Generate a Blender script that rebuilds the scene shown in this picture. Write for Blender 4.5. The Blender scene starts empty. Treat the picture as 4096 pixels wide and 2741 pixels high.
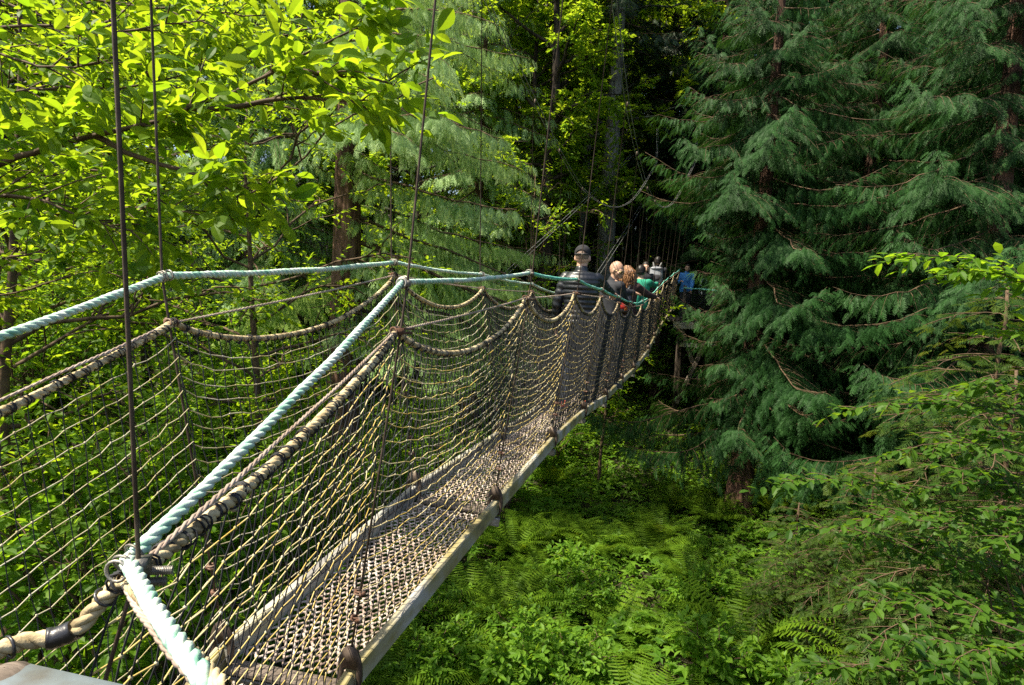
import bpy, bmesh, math, random
import numpy as np
from mathutils import Matrix, Vector
R_ = math.radians
sc = bpy.context.scene
col = sc.collection

# ---------------------------------------------------------------- camera, sky, sun, exposure
W_, H_ = 1024, 685
F_PX, PITCH, ROLL = 633.3, R_(5.377), R_(2.45)
cam_d = bpy.data.cameras.new('camera'); cam = bpy.data.objects.new('camera', cam_d); col.objects.link(cam)
cam_d.sensor_width = 36.0; cam_d.lens = 36.0 * F_PX / W_; cam_d.clip_start = 0.02; cam_d.clip_end = 2000
cp, sp = math.cos(PITCH), math.sin(PITCH); cr, sr = math.cos(ROLL), math.sin(ROLL)
X0 = Vector((1, 0, 0)); U0 = Vector((0, sp, cp)); D0 = Vector((0, cp, -sp))
XR = X0 * cr + U0 * sr; UR = U0 * cr - X0 * sr
cam.matrix_world = Matrix((XR, UR, -D0)).transposed().to_4x4()
sc.camera = cam
def at(u, v, Y):
    """the point seen at pixel (u, v) of a 1024 x 685 frame, Y metres north of the camera"""
    a, b = u - 512, v - 342.5
    px = cr * a + sr * b; py = -sr * a + cr * b
    x, up = px / F_PX, -py / F_PX
    y = cp + sp * up; z = cp * up - sp
    return np.array((x / y * Y, Y, z / y * Y))

SUN_EL, SUN_AZ = R_(59), R_(-108)          # azimuth from +Y towards +X
w = bpy.data.worlds.new('World'); sc.world = w; w.use_nodes = True
nt = w.node_tree; nt.nodes.clear()
sky = nt.nodes.new('ShaderNodeTexSky'); sky.sky_type = 'NISHITA'; sky.sun_disc = False
sky.sun_elevation = SUN_EL; sky.sun_rotation = SUN_AZ; sky.dust_density = 2.5
bg = nt.nodes.new('ShaderNodeBackground'); bg.inputs["Strength"].default_value = 0.09
out = nt.nodes.new('ShaderNodeOutputWorld')
nt.links.new(sky.outputs[0], bg.inputs[0]); nt.links.new(bg.outputs[0], out.inputs[0])
sun_d = bpy.data.lights.new('sun', 'SUN'); sun_d.energy = 5.0; sun_d.angle = R_(0.5); sun_d.color = (1, .91, .72)
sun = bpy.data.objects.new('sun', sun_d); col.objects.link(sun)
to_sun = Vector((math.sin(SUN_AZ) * math.cos(SUN_EL), math.cos(SUN_AZ) * math.cos(SUN_EL), math.sin(SUN_EL)))
sun.rotation_euler = to_sun.to_track_quat('Z', 'Y').to_euler()
sc.view_settings.view_transform = 'Standard'; sc.view_settings.look = 'None'
sc.view_settings.exposure = 1.32; sc.view_settings.gamma = 1
sc.cycles.max_bounces = 6; sc.cycles.diffuse_bounces = 3; sc.cycles.glossy_bounces = 2
sc.cycles.transmission_bounces = 5; sc.cycles.transparent_max_bounces = 6
sc.cycles.caustics_reflective = False; sc.cycles.caustics_refractive = False
sc.cycles.use_denoising = False
sc.cycles.sample_clamp_indirect = 4

# ---------------------------------------------------------------- helpers
def rng_(s): return np.random.default_rng(s)
def nrm(v): return v / (np.linalg.norm(v, axis=-1, keepdims=True) + 1e-12)

class MB:
    """collects quads; build() links them as one mesh object"""
    def __init__(s): s.V = []; s.F = []; s.M = []; s.A = []; s.n = 0
    def add(s, V, F, mi=0, var=0.5):
        V = np.asarray(V, float).reshape(-1, 3); F = np.asarray(F, np.int64).reshape(-1, 4)
        s.V.append(V); s.F.append(F + s.n); s.n += len(V)
        s.M.append(np.full(len(F), mi, np.int32) if np.isscalar(mi) else np.asarray(mi, np.int32))
        s.A.append(np.full(len(F), var, np.float32) if np.isscalar(var) else np.asarray(var, np.float32))
        return s
    def merge(s, o, M=np.eye(3), T=(0, 0, 0)):
        for V, F, m, a in zip(o.V, o.F, o.M, o.A): pass
        V = np.concatenate(o.V) @ M.T + np.asarray(T); F = np.concatenate(o.F)
        s.add(V, F, np.concatenate(o.M), np.concatenate(o.A)); return s
    def mesh(s, name, mats, smooth=True):
        V = np.concatenate(s.V); F = np.concatenate(s.F)
        me = bpy.data.meshes.new(name)
        me.vertices.add(len(V)); me.vertices.foreach_set('co', V.astype(np.float32).ravel())
        me.loops.add(F.size); me.loops.foreach_set('vertex_index', F.astype(np.int32).ravel())
        me.polygons.add(len(F)); me.polygons.foreach_set('loop_start', np.arange(0, F.size, 4, dtype=np.int32))
        me.polygons.foreach_set('loop_total', np.full(len(F), 4, np.int32))
        me.polygons.foreach_set('material_index', np.concatenate(s.M))
        me.polygons.foreach_set('use_smooth', np.full(len(F), smooth, bool))
        at_ = me.attributes.new('var', 'FLOAT', 'FACE'); at_.data.foreach_set('value', np.concatenate(s.A))
        for m in (mats if isinstance(mats, (list, tuple)) else [mats]): me.materials.append(m)
        me.update(calc_edges=True)
        return me
    def build(s, name, mats, parent=None, smooth=True):
        me = s.mesh(name, mats, smooth)
        o = bpy.data.objects.new(name, me); col.objects.link(o); o.parent = parent
        return o

def tag(o, label=None, cat=None, group=None, kind=None):
    for k, v in (('label', label), ('category', cat), ('group', group), ('kind', kind)):
        if v: o[k] = v
    return o
def empty(name, loc=(0, 0, 0), rz=0, **kw):
    o = bpy.data.objects.new(name, None); col.objects.link(o); o.location = loc; o.rotation_euler.z = rz
    o.empty_display_size = .2
    return tag(o, **kw)
def copy_tree(o, parent=None):
    c = o.copy(); col.objects.link(c); c.parent = parent
    for ch in list(o.children): copy_tree(ch, c)
    return c

def tube(mb, P, r, sides=6, mi=0, var=0.5, caps=True):
    P = np.asarray(P, float); n = len(P)
    r = np.full(n, r) if np.isscalar(r) else np.asarray(r, float)
    T = nrm(np.gradient(P, axis=0))
    a = np.array((0, 0, 1.)) if abs(T[0][2]) < .9 else np.array((1., 0, 0))
    N = np.empty_like(P); x = nrm(np.cross(T[0], a))
    for i in range(n):
        x = x - T[i] * (x @ T[i]); x = x / (np.linalg.norm(x) + 1e-12); N[i] = x
    B = np.cross(T, N)
    th = np.arange(sides) * 2 * math.pi / sides
    V = P[:, None] + r[:, None, None] * (np.cos(th)[None, :, None] * N[:, None] + np.sin(th)[None, :, None] * B[:, None])
    i = np.arange(n - 1)[:, None] * sides; j = np.arange(sides)[None]
    j2 = (j + 1) % sides
    F = np.stack((i + j, i + j2, i + sides + j2, i + sides + j), -1).reshape(-1, 4)
    V = V.reshape(-1, 3)
    if caps and sides >= 4:
        e = (n - 1) * sides; C = []
        for b in (0, e):
            for q in range(1, sides - 1, 2): C.append([b, b + q, b + q + 1, b + min(q + 2, sides - 1)] if q + 2 < sides else [b, b + q, b + q + 1, b])
        C = [c for c in C if len(set(c)) == 4]
        if C: F = np.concatenate((F, C))
    mb.add(V, F, mi, var)

def frame_of(P):
    P = np.asarray(P, float); T = nrm(np.gradient(P, axis=0)); N = np.empty_like(P)
    x = nrm(np.cross(T[0], np.array((0, 0, 1.)) if abs(T[0][2]) < .9 else np.array((1., 0, 0))))
    for i in range(len(P)):
        x = x - T[i] * (x @ T[i]); x = x / np.linalg.norm(x); N[i] = x
    return T, N, np.cross(T, N)
def resample(P, step):
    P = np.asarray(P, float); s = np.concatenate(([0], np.cumsum(np.linalg.norm(np.diff(P, axis=0), axis=1))))
    n = max(2, int(s[-1] / step) + 1); q = np.linspace(0, s[-1], n)
    return np.stack([np.interp(q, s, P[:, k]) for k in range(3)], 1), q
def smooth_path(P, it=2):
    P = np.asarray(P, float)
    for _ in range(it):
        Q = [P[0]]
        for a, b in zip(P[:-1], P[1:]): Q += [a * .75 + b * .25, a * .25 + b * .75]
        Q.append(P[-1]); P = np.array(Q)
    return P
def rope(mb, P, R, pitch=.075, step=.008, mi=0, strands=3, sides=6):
    P, q = resample(P, step); rr = np.random.default_rng(int(abs(P[0][0]) * 1e4) % 9973); n = len(P)
    def slow(a, w): return a * np.interp(q, np.linspace(0, q[-1], max(3, int(q[-1] / w))), rr.normal(0, 1, max(3, int(q[-1] / w))))
    P = P + np.stack([slow(R * .10, .16) for _ in range(3)], 1); T, N, B = frame_of(P); ph = slow(.5, .25); R = R * (1 + slow(.05, .12))[:, None]
    for k in range(strands):
        a = q / pitch * 2 * math.pi + k * 2 * math.pi / strands + ph
        C = P + R * .5 * (np.cos(a)[:, None] * N + np.sin(a)[:, None] * B)
        tube(mb, C, (R * .56).ravel() * (1 + rr.normal(0, .03, n)), sides, mi, caps=False)
def box(mb, c, s, Rm=np.eye(3), mi=0, var=.5, bev=0.0):
    s = np.asarray(s, float) / 2
    if bev <= 0:
        V = np.array([[x, y, z] for x in (-1, 1) for y in (-1, 1) for z in (-1, 1)]) * s
        F = [[0, 1, 3, 2], [4, 6, 7, 5], [0, 4, 5, 1], [2, 3, 7, 6], [0, 2, 6, 4], [1, 5, 7, 3]]
    else:                                   # long box along y with chamfered long edges
        b = bev; p = [(-s[0] + b, -s[2]), (s[0] - b, -s[2]), (s[0], -s[2] + b), (s[0], s[2] - b), (s[0] - b, s[2]), (-s[0] + b, s[2]), (-s[0], s[2] - b), (-s[0], -s[2] + b)]
        V = np.array([[x, y, z] for y in (-s[1], s[1]) for x, z in p])
        F = [[i, (i + 1) % 8, 8 + (i + 1) % 8, 8 + i] for i in range(8)] + [[0, 7, 6, 1], [1, 6, 5, 2], [2, 5, 4, 3], [8, 9, 14, 15], [9, 10, 13, 14], [10, 11, 12, 13]]
    mb.add(V @ np.asarray(Rm).T + np.asarray(c), F, mi, var)
def beam(mb, a, b, wx, wz, up=(0, 0, 1), mi=0, bev=.004, var=.5):
    a, b = np.asarray(a, float), np.asarray(b, float); y = nrm(b - a); x = nrm(np.cross(y, up)); z = np.cross(x, y)
    box(mb, (a + b) / 2, (wx, np.linalg.norm(b - a), wz), np.stack((x, y, z), 1), mi, var, bev)
def ring(mb, c, n, R, r, mi=0, seg=14, sides=6, sx=1.0, xax=None):
    n = nrm(np.asarray(n, float)); x = nrm(np.cross(n, (0.1, .2, 1.)) if xax is None else np.asarray(xax, float)); y = np.cross(n, x)
    th = np.linspace(0, 2 * math.pi, seg + 1)
    P = np.asarray(c) + R * (sx * np.cos(th)[:, None] * x + np.sin(th)[:, None] * y)
    tube(mb, P, r, sides, mi, caps=False)
def blob(mb, c, r, mi=0, seg=8, rings=5, Rm=np.eye(3), var=.5):
    r = np.ones(3) * r
    ph = np.linspace(0.02, math.pi - .02, rings + 1); th = np.arange(seg) * 2 * math.pi / seg
    V = np.stack([np.outer(np.sin(ph), np.cos(th)), np.outer(np.sin(ph), np.sin(th)), np.outer(np.cos(ph), np.ones(seg))], -1).reshape(-1, 3) * r
    i = np.arange(rings)[:, None] * seg; j = np.arange(seg)[None]; j2 = (j + 1) % seg
    F = np.stack((i + j, i + seg + j, i + seg + j2, i + j2), -1).reshape(-1, 4)
    mb.add(V @ np.asarray(Rm).T + np.asarray(c), F, mi, var)

# ---------------------------------------------------------------- materials
def new_mat(name):
    m = bpy.data.materials.new(name); m.use_nodes = True; n = m.node_tree; n.nodes.clear()
    o = n.nodes.new('ShaderNodeOutputMaterial'); return m, n, o
def noise_ramp(n, scale, cols, stretch=(1, 1, 1), detail=5, pos=(.35, .65)):
    tc = n.nodes.new('ShaderNodeTexCoord'); mp = n.nodes.new('ShaderNodeMapping'); mp.inputs['Scale'].default_value = stretch
    nz = n.nodes.new('ShaderNodeTexNoise'); nz.inputs['Scale'].default_value = scale; nz.inputs['Detail'].default_value = detail
    n.links.new(tc.outputs['Object'], mp.inputs[0]); n.links.new(mp.outputs[0], nz.inputs[0])
    rp = n.nodes.new('ShaderNodeValToRGB'); n.links.new(nz.outputs['Fac'], rp.inputs[0])
    e = rp.color_ramp.elements
    while len(e) < len(cols): e.new(.5)
    for k, c in enumerate(cols):
        e[k].position = pos[0] + (pos[1] - pos[0]) * k / max(1, len(cols) - 1); e[k].color = (*c, 1)
    return rp, nz
def mat_noise(name, cols, scale=8, stretch=(1, 1, 1), rough=.8, metal=0, bump=.3, bscale=None, spec=.3, pos=(.35, .65), bdist=.01, sheen=0):
    m, n, o = new_mat(name); rp, nz = noise_ramp(n, scale, cols, stretch, pos=pos)
    b = n.nodes.new('ShaderNodeBsdfPrincipled'); n.links.new(rp.outputs[0], b.inputs['Base Color'])
    b.inputs['Roughness'].default_value = rough; b.inputs['Metallic'].default_value = metal; b.inputs['Specular IOR Level'].default_value = spec
    if sheen: b.inputs['Sheen Weight'].default_value = sheen
    if bump:
        _, nz2 = noise_ramp(n, bscale or scale * 3, [(0, 0, 0), (1, 1, 1)], stretch)
        bp = n.nodes.new('ShaderNodeBump'); bp.inputs['Strength'].default_value = bump; bp.inputs['Distance'].default_value = bdist
        n.links.new(nz2.outputs['Fac'], bp.inputs['Height']); n.links.new(bp.outputs[0], b.inputs['Normal'])
    n.links.new(b.outputs[0], o.inputs[0]); return m
def mat_leaf(name, cA, cB, tA, tB, mix=.5, rough=.5, spec=.18):
    """cA..cB: reflectance, tA..tB: light let through; the per-leaf attribute picks between them"""
    m, n, o = new_mat(name)
    a = n.nodes.new('ShaderNodeAttribute'); a.attribute_name = 'var'
    def mixc(x, y):
        k = n.nodes.new('ShaderNodeMix'); k.data_type = 'RGBA'; n.links.new(a.outputs['Fac'], k.inputs[0])
        k.inputs[6].default_value = (*x, 1); k.inputs[7].default_value = (*y, 1); return k.outputs[2]
    b = n.nodes.new('ShaderNodeBsdfPrincipled'); n.links.new(mixc(cA, cB), b.inputs['Base Color'])
    b.inputs['Roughness'].default_value = rough; b.inputs['Specular IOR Level'].default_value = spec
    t = n.nodes.new('ShaderNodeBsdfTranslucent'); n.links.new(mixc(tA, tB), t.inputs[0])
    x = n.nodes.new('ShaderNodeMixShader'); x.inputs[0].default_value = mix
    n.links.new(b.outputs[0], x.inputs[1]); n.links.new(t.outputs[0], x.inputs[2]); n.links.new(x.outputs[0], o.inputs[0]); return m

M = {}
M['rope_mint'] = mat_noise('rope_mint', [(.15, .36, .26), (.36, .53, .43), (.54, .61, .54)], 30, rough=.7, bump=.5, bscale=220, bdist=.002, pos=(.3, .6))
M['rope_teal'] = mat_noise('rope_teal', [(.06, .36, .27), (.14, .46, .36), (.35, .6, .5)], 30, rough=.7, bump=.5, bscale=220, bdist=.002)
M['rope_tan'] = mat_noise('rope_tan', [(.20, .15, .08), (.44, .35, .20), (.58, .48, .30)], 26, rough=.85, bump=.6, bscale=260, bdist=.002)
M['cord_black'] = mat_noise('cord_black', [(.012, .012, .014), (.035, .036, .04)], 20, rough=.75, bump=0)
M['cord_pale'] = mat_noise('cord_pale', [(.42, .29, .06), (.48, .37, .13), (.54, .46, .27)], 7, rough=.8, bump=0)
M['cord_grey'] = mat_noise('cord_grey', [(.34, .28, .12), (.42, .37, .24), (.50, .46, .36)], 7, rough=.8, bump=0)
M['cable'] = mat_noise('cable', [(.34, .25, .2), (.52, .42, .36)], 14, (1, 1, 1), rough=.4, metal=.35, bump=.3, bscale=300, bdist=.001)
M['hanger'] = mat_noise('hanger', [(.05, .035, .025), (.12, .09, .07)], 20, rough=.6, metal=.5, bump=.3, bscale=300, bdist=.001)
M['wire'] = mat_noise('wire', [(.16, .16, .16), (.32, .33, .33)], 10, rough=.5, metal=.5, bump=0)
M['rust'] = mat_noise('rust', [(.07, .035, .022), (.16, .085, .055), (.24, .19, .15)], 40, rough=.8, metal=.3, bump=.4)
M['galv'] = mat_noise('galv', [(.14, .13, .11), (.27, .25, .22), (.4, .38, .34)], 25, rough=.5, metal=.6, bump=.3)
M['deck'] = mat_noise('deck', [(.26, .185, .145), (.45, .36, .30), (.62, .53, .46)], 16, rough=.6, metal=.15, bump=.3)
M['beam'] = mat_noise('beam', [(.38, .36, .32), (.30, .27, .18), (.25, .21, .09), (.15, .125, .07)], 7, (1, .5, 1), rough=.75, bump=.5, bscale=60, pos=(.36, .68), bdist=.003)
M['beam_grey'] = mat_noise('beam_grey', [(.2, .19, .18), (.33, .32, .29), (.38, .34, .2)], 6, (1, .5, 1), rough=.7, bump=.4, bscale=60, bdist=.003)
M['plank'] = mat_noise('plank', [(.09, .07, .055), (.2, .16, .13)], 10, (1, 5, 1), rough=.85, bump=.5)
M['tape'] = mat_noise('tape', [(.01, .01, .012), (.03, .03, .035)], 20, rough=.35, bump=.2, spec=.6)
M['painted_rail'] = mat_noise('painted_rail', [(.09, .115, .13), (.13, .16, .18), (.07, .05, .03)], 8, rough=.45, bump=.2, pos=(.35, .75))
M['soil'] = mat_noise('soil', [(.012, .010, .006), (.035, .028, .016), (.03, .045, .012)], 1.4, rough=.95, bump=.8, bscale=14, bdist=.08)
M['bark_red'] = mat_noise('bark_red', [(.035, .02, .014), (.12, .065, .045), (.19, .11, .08)], 9, (1, 1, .12), rough=.9, bump=1, bscale=18, bdist=.04)
M['bark_dark'] = mat_noise('bark_dark', [(.014, .011, .009), (.05, .036, .027), (.08, .06, .045)], 9, (1, 1, .15), rough=.9, bump=1, bscale=16, bdist=.04)
M['bark_grey'] = mat_noise('bark_grey', [(.09, .08, .068), (.2, .185, .155), (.29, .27, .235)], 11, (1, 1, .3), rough=.9, bump=1, bscale=20, bdist=.03)
M['twig'] = mat_noise('twig', [(.055, .035, .02), (.13, .085, .05)], 12, rough=.8, bump=.3)
M['twig_pale'] = mat_noise('twig_pale', [(.12, .09, .055), (.24, .18, .11)], 12, rough=.8, bump=.3)
# foliage
M['leaf_near'] = mat_leaf('leaf_near', (.035, .10, .006), (.12, .21, .012), (.20, .38, .008), (.50, .62, .02), .56, .5, .2)
M['leaf_mid'] = mat_leaf('leaf_mid', (.045, .12, .010), (.11, .2, .014), (.18, .38, .012), (.42, .60, .02), .52)
M['leaf_far'] = mat_leaf('leaf_far', (.05, .13, .010), (.15, .24, .016), (.22, .42, .012), (.6, .72, .03), .55)
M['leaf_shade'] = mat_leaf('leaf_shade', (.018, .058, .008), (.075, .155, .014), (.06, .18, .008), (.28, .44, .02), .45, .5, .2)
M['cover'] = mat_leaf('cover', (.05, .13, .010), (.16, .29, .028), (.17, .37, .012), (.46, .66, .04), .48)
M['fern'] = mat_leaf('fern', (.045, .115, .008), (.135, .225, .014), (.16, .31, .010), (.44, .54, .022), .45)
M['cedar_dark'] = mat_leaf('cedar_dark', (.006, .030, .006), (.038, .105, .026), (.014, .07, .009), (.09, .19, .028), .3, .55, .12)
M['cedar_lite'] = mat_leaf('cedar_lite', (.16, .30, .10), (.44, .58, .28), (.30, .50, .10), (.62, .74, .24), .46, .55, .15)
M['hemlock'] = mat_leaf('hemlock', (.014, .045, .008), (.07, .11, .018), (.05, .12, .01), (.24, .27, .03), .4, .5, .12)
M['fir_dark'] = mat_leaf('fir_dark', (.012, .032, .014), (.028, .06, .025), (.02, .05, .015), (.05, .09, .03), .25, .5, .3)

# ---------------------------------------------------------------- terrain
def gz(x, y):
    x = np.asarray(x, float); y = np.asarray(y, float)
    z = -5.2 + .20 * np.clip(y - 17, 0, 60) + .42 * np.clip(x - 5.2 - .12 * np.clip(y - 8, 0, 99), 0, 12) + .30 * np.clip(-5.5 - x, 0, 22)
    z = z + .12 * np.sin(x * 1.3 + .5) * np.cos(y * .9) + .07 * np.sin(x * 3.1 + y * 2.3)
    return np.minimum(z, 11 + 0 * z)
def build_ground():
    n = 150; s = np.sinh(np.linspace(-1, 1, n) * 4) / math.sinh(4)
    xs = s * 220; ys = 14 + s * 220
    Xg, Yg = np.meshgrid(xs, ys); V = np.stack((Xg, Yg, gz(Xg, Yg)), -1).reshape(-1, 3)
    i = (np.arange(n - 1)[:, None] * n + np.arange(n - 1)[None]).ravel()
    F = np.stack((i, i + 1, i + n + 1, i + n), 1)
    mb = MB(); mb.add(V, F); tag(mb.build('ground', M['soil']), kind='structure')
build_ground()

# ---------------------------------------------------------------- the suspension bridge
NS = 14
Yr = [.78, 2.10, 3.57, 5.03, 6.50, 7.97, 9.43, 10.9, 12.37, 13.8, 15.2, 16.6, 18.0, 19.4]
pRT = [(128, 561), (403, 282), (529.5, 273), (577, 279.5), (602, 289.5), (619, 297), (631, 302), (642, 301), (651, 294), (658, 287), (664, 281), (669, 277), (674, 273), (680, 269)]
pRB = [None, (350, 669), (495, 500), (552, 437), (583, 409), (605, 395), (621, 379), (633.5, 368), (648, 349), (654, 336), (659, 327), (663.5, 320), (668, 314), (674, 306)]
RT = np.array([at(*p, y) for p, y in zip(pRT, Yr)])
RB = np.array([(-.81, .78, -1.62)] + [at(*p, y) for p, y in zip(pRB[1:], Yr[1:])])
HD = nrm(np.gradient(RB[:, :2], axis=0)); LATV = np.stack((-HD[:, 1], HD[:, 0], 0 * HD[:, 0]), 1)      # towards the left
LT = RT + LATV * .775; LB = RB + LATV * .455
LT[0] = (-1.42, .85, -.37); LB[0] = (-1.22, .85, -1.62)
LT[1] = at(166, 276, 2.09); LB[1] = at(222, 644, 2.1)
LT[2] = at(394, 262.5, 3.55); LB[2] = at(414, 485, 3.56)
LT[3] = at(482, 274.5, 5.02); LT[4] = at(532, 284, 6.48); LT[5] = at(560, 294.5, 7.95)
for k in range(6, NS): LT[k][2] = RT[k][2] + .02
fm = [.12, .12, .107, .085, .06] + [.06] * 9
RMn = np.array([RT[k] + (RB[k] - RT[k]) * (fm[k] if k else .022) for k in range(NS)])
LMn = np.array([LT[k] + (LB[k] - LT[k]) * (fm[k] if k != 2 else .055) for k in range(NS)])
CEN = (RB + LB) / 2
def deck_at(y):
    return np.array((np.interp(y, CEN[:, 1], CEN[:, 0]), y, np.interp(y, CEN[:, 1], CEN[:, 2]) - .07))
def cable_z(k): return 1.45 + .058 * (k - 6.6) ** 2

bridge = empty('suspension_bridge', tuple(CEN[0]), label='narrow rope and cable footbridge with netted sides crossing the ravine through the trees', cat='footbridge')
# everything of the bridge is meshed in world space, so the parts are moved back by the Empty's place
def bpart(mb, name, mats, parent=None, smooth=True, **kw):
    o = mb.build(name, mats, parent or bridge, smooth)
    if parent is None: o.location = -bridge.location
    return tag(o, **kw)
bpy.context.view_layer.update()

def sagpath(a, b, sag, n, pw=1.0):
    u = np.linspace(0, 1, n)[:, None]; s = (4 * u * (1 - u)) ** pw
    return a * (1 - u) + b * u - np.array((0, 0, 1.)) * sag * s
# hand ropes: one long twisted rope each side, straight between hangers with a slight sag
def hand_rope(T, start, name, lab):
    P = list(start)
    for k in range(NS - 1):
        seg = sagpath(T[k], T[k + 1], .012 if k < 6 else .03, 9)
        P += list(seg[:-1])
    P.append(T[-1]); P = np.array(P)
    near = P[P[:, 1] < 4.6]; far = P[P[:, 1] >= 4.2]
    mb = MB(); i2 = np.searchsorted(P[:, 1], T[2][1]) if name == 'R' else 0
    if name == 'R':
        n0 = len(start); i2 = n0 + 16; i7 = n0 + 8 * 6
        rope(mb, P[:i2 + 1], .0105, .066, .007); rope(mb, P[i2:i7 + 1], .0115, .075, .012, mi=1); rope(mb, P[i7:], .0125, .085, .03, mi=1, sides=4)
        rope_mats = [M['rope_mint'], M['rope_teal']]
    else:
        i3 = len(start) + 8 * 2
        rope(mb, P[:i3 + 1], .0125, .072, .009); rope(mb, P[i3:], .0125, .08, .02, mi=0, sides=4)
        rope_mats = [M['rope_mint'], M['rope_teal']]
    return bpart(mb, 'handrail_rope', rope_mats, label=lab)
r0 = RT[0]
startR = [np.array((.10, .27, -.56)), np.array((-.06, .36, -.47)), at(210, 690, .50), at(163, 625, .62), at(137, 578, .74)]
hand_rope(RT, smooth_path(startR, 1)[:-1], 'R', 'pale green twisted hand rope on the near side')
hand_rope(LT, [LT[0] - (LT[1] - LT[0]) * .8], 'L', 'pale green twisted hand rope on the far side')
# smooth side cables under the hand ropes
for T, st, lab in ((RMn, [at(215, 700, .52), at(150, 625, .66)], 'near side'), (LMn, [LMn[0] - (LMn[1] - LMn[0]) * .8], 'far side')):
    mb = MB(); P = st + [t for t in T]; P = np.array(P)
    Q = []
    for a, b in zip(P[:-1], P[1:]): Q += list(sagpath(a, b, .006, 6)[:-1])
    Q.append(P[-1]); rope(mb, np.array(Q), .0052, .03, .02, strands=3, sides=5); bpart(mb, 'side_cable', M['cable'])
# nets, edge ropes
g = rng_(5)
NL, NV = 20, 30
def net_panel(Ma, Mb, Ba, Bb, sag, k, side):
    NV = 30 if k < 3 else 40
    gz_ = MB(); P = np.empty((NL + 1, NV + 1, 3)); u = np.linspace(0, 1, NV + 1)
    inward = (-LATV[k] if side == 'L' else LATV[k]) * .03
    for i in range(NL + 1):
        t = i / NL; a = Ma * (1 - t) + (Ba + inward - (0, 0, .03)) * t; b = Mb * (1 - t) + (Bb + inward - (0, 0, .03)) * t
        s = (4 * u * (1 - u)) ** (.72 if i else .85)
        sg = sag * (1 - t) ** .75 if i else sag
        P[i] = a * (1 - u)[:, None] + b * u[:, None] - np.outer(s, (0, 0, sg + (.012 if 0 < i < NL else 0)))
    P[1:-1] += g.normal(0, .0035, P[1:-1].shape); P[1:-1, :, 2] += g.normal(0, .004, (NL - 1, 1))
    fine = k < 3
    rs = (.0016, .0020, .0026)[min(k, 2)] if k < 6 else .0036
    for i in range(1, NL + 1):
        Q = P[i] if not fine else np.stack([np.interp(np.linspace(0, NV, NV * 2 + 1), np.arange(NV + 1), P[i][:, c]) for c in range(3)], 1)
        tube(gz_, Q, rs if i < NL else rs * 1.3, 5 if fine else 4, mi=0 if i < NL else 1, caps=False)
    for j in range(0, NV + 1):
        if k == 0 or True: tube(gz_, P[:, j], (.0017, .0021, .0026, .0036, .0042)[min(k, 4)] if k < 5 else .0052, 4, mi=1, caps=False)
    if k < 4:                                   # small pale bindings where the cords cross
        for i in range(1, NL):
            for j in range(1, NV):
                if g.random() < .45: blob(gz_, P[i, j], (.004, .004, .0045), mi=2, seg=5, rings=3)
    bpart(gz_, 'netting', [M['cord_pale' if side == 'R' else 'cord_grey'], M['cord_black'], M['cord_grey']])
    er = MB(); E = P[0]; E = np.stack([np.interp(np.linspace(0, NV, NV * 3 + 1), np.arange(NV + 1), E[:, c]) for c in range(3)], 1)
    rope(er, E, .0115 if k < 2 else .013, .06 if k < 3 else .08, .007 if k < 3 else .02, sides=6 if k < 3 else 4)
    kn = er
    for j in range(0, NV + 1):                     # black lashings that hold the net to the rope
        a = P[0, j] + g.normal(0, .002, 3); T = nrm(P[0, min(j + 1, NV)] - P[0, max(j - 1, 0)])
        for q in range(3 if k < 3 else 2):
            ring(kn, a + T * (q - 1) * .007, T + g.normal(0, .25, 3), .0128, .0018 if k < 4 else .003, seg=8, sides=4, mi=1)
        if k < 4: blob(kn, a - (0, 0, .014), np.array((.007, .007, .006)) * (.5 + .6 * g.random(3)), seg=6, rings=4, mi=1 + int(g.random() < .3))
    bpart(er, 'edge_rope', [M['rope_tan'], M['cord_black'], M['galv']])
for k in range(NS - 1):
    net_panel(RMn[k], RMn[k + 1], RB[k], RB[k + 1], .045 if k == 0 else .17, k, 'R')
    net_panel(LMn[k], LMn[k + 1], LB[k], LB[k + 1], .035 if k == 0 else .165, k, 'L')
# side beams, deck
for k in range(NS - 1):
    for Bp, mat in ((RB, 'beam'), (LB, 'beam' if k < 1 else 'beam_grey')):
        mb = MB(); d = nrm(Bp[k + 1] - Bp[k]) * .004
        beam(mb, Bp[k] + d - (0, 0, .045), Bp[k + 1] - d - (0, 0, .045), .036, .085, mi=0); bpart(mb, 'side_beam', [M[mat]], smooth=False)
def grating_template():
    V = []; F = []; rows, cells = 46, 12; nu = cells * 6 + 1; u = np.linspace(0, 1, nu); n = 0
    for j in range(rows):
        v = (j + .5) / rows + (.30 / rows) * np.cos(u * cells * 2 * math.pi + math.pi * j)
        hw, hh = .30 / rows, .0045
        prof = ((-hw, 0), (0, hh), (hw, 0), (0, -hh))
        P = np.stack([np.stack((u, v + a, np.full(nu, b + .002 * (j % 2))), 1) for a, b in prof], 1)     # nu,4,3
        i = np.arange(nu - 1)[:, None] * 4; q = np.arange(4)[None]; q2 = (q + 1) % 4
        F.append((np.stack((i + q, i + 4 + q, i + 4 + q2, i + q2), -1)).reshape(-1, 4) + n); V.append(P.reshape(-1, 3)); n += nu * 4
    return np.concatenate(V), np.concatenate(F)
GV, GF = grating_template()
for k in range(NS - 1):
    La, Lb_, Ra, Rb = (LB[k] + (RB[k] - LB[k]) * .06, LB[k + 1] + (RB[k + 1] - LB[k + 1]) * .06, RB[k] + (LB[k] - RB[k]) * .06, RB[k + 1] + (LB[k + 1] - RB[k + 1]) * .06)
    u, v, z = GV[:, 0:1], .04 + .92 * GV[:, 1:2], GV[:, 2:3]
    V = (La * (1 - u) + Ra * u) * (1 - v) + (Lb_ * (1 - u) + Rb * u) * v + np.array((0, 0, 1.)) * (z - .072 - .012 * (4 * u * (1 - u)))
    mb = MB(); mb.add(V, GF); bpart(mb, 'deck_grating', M['deck'], smooth=True)
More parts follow.
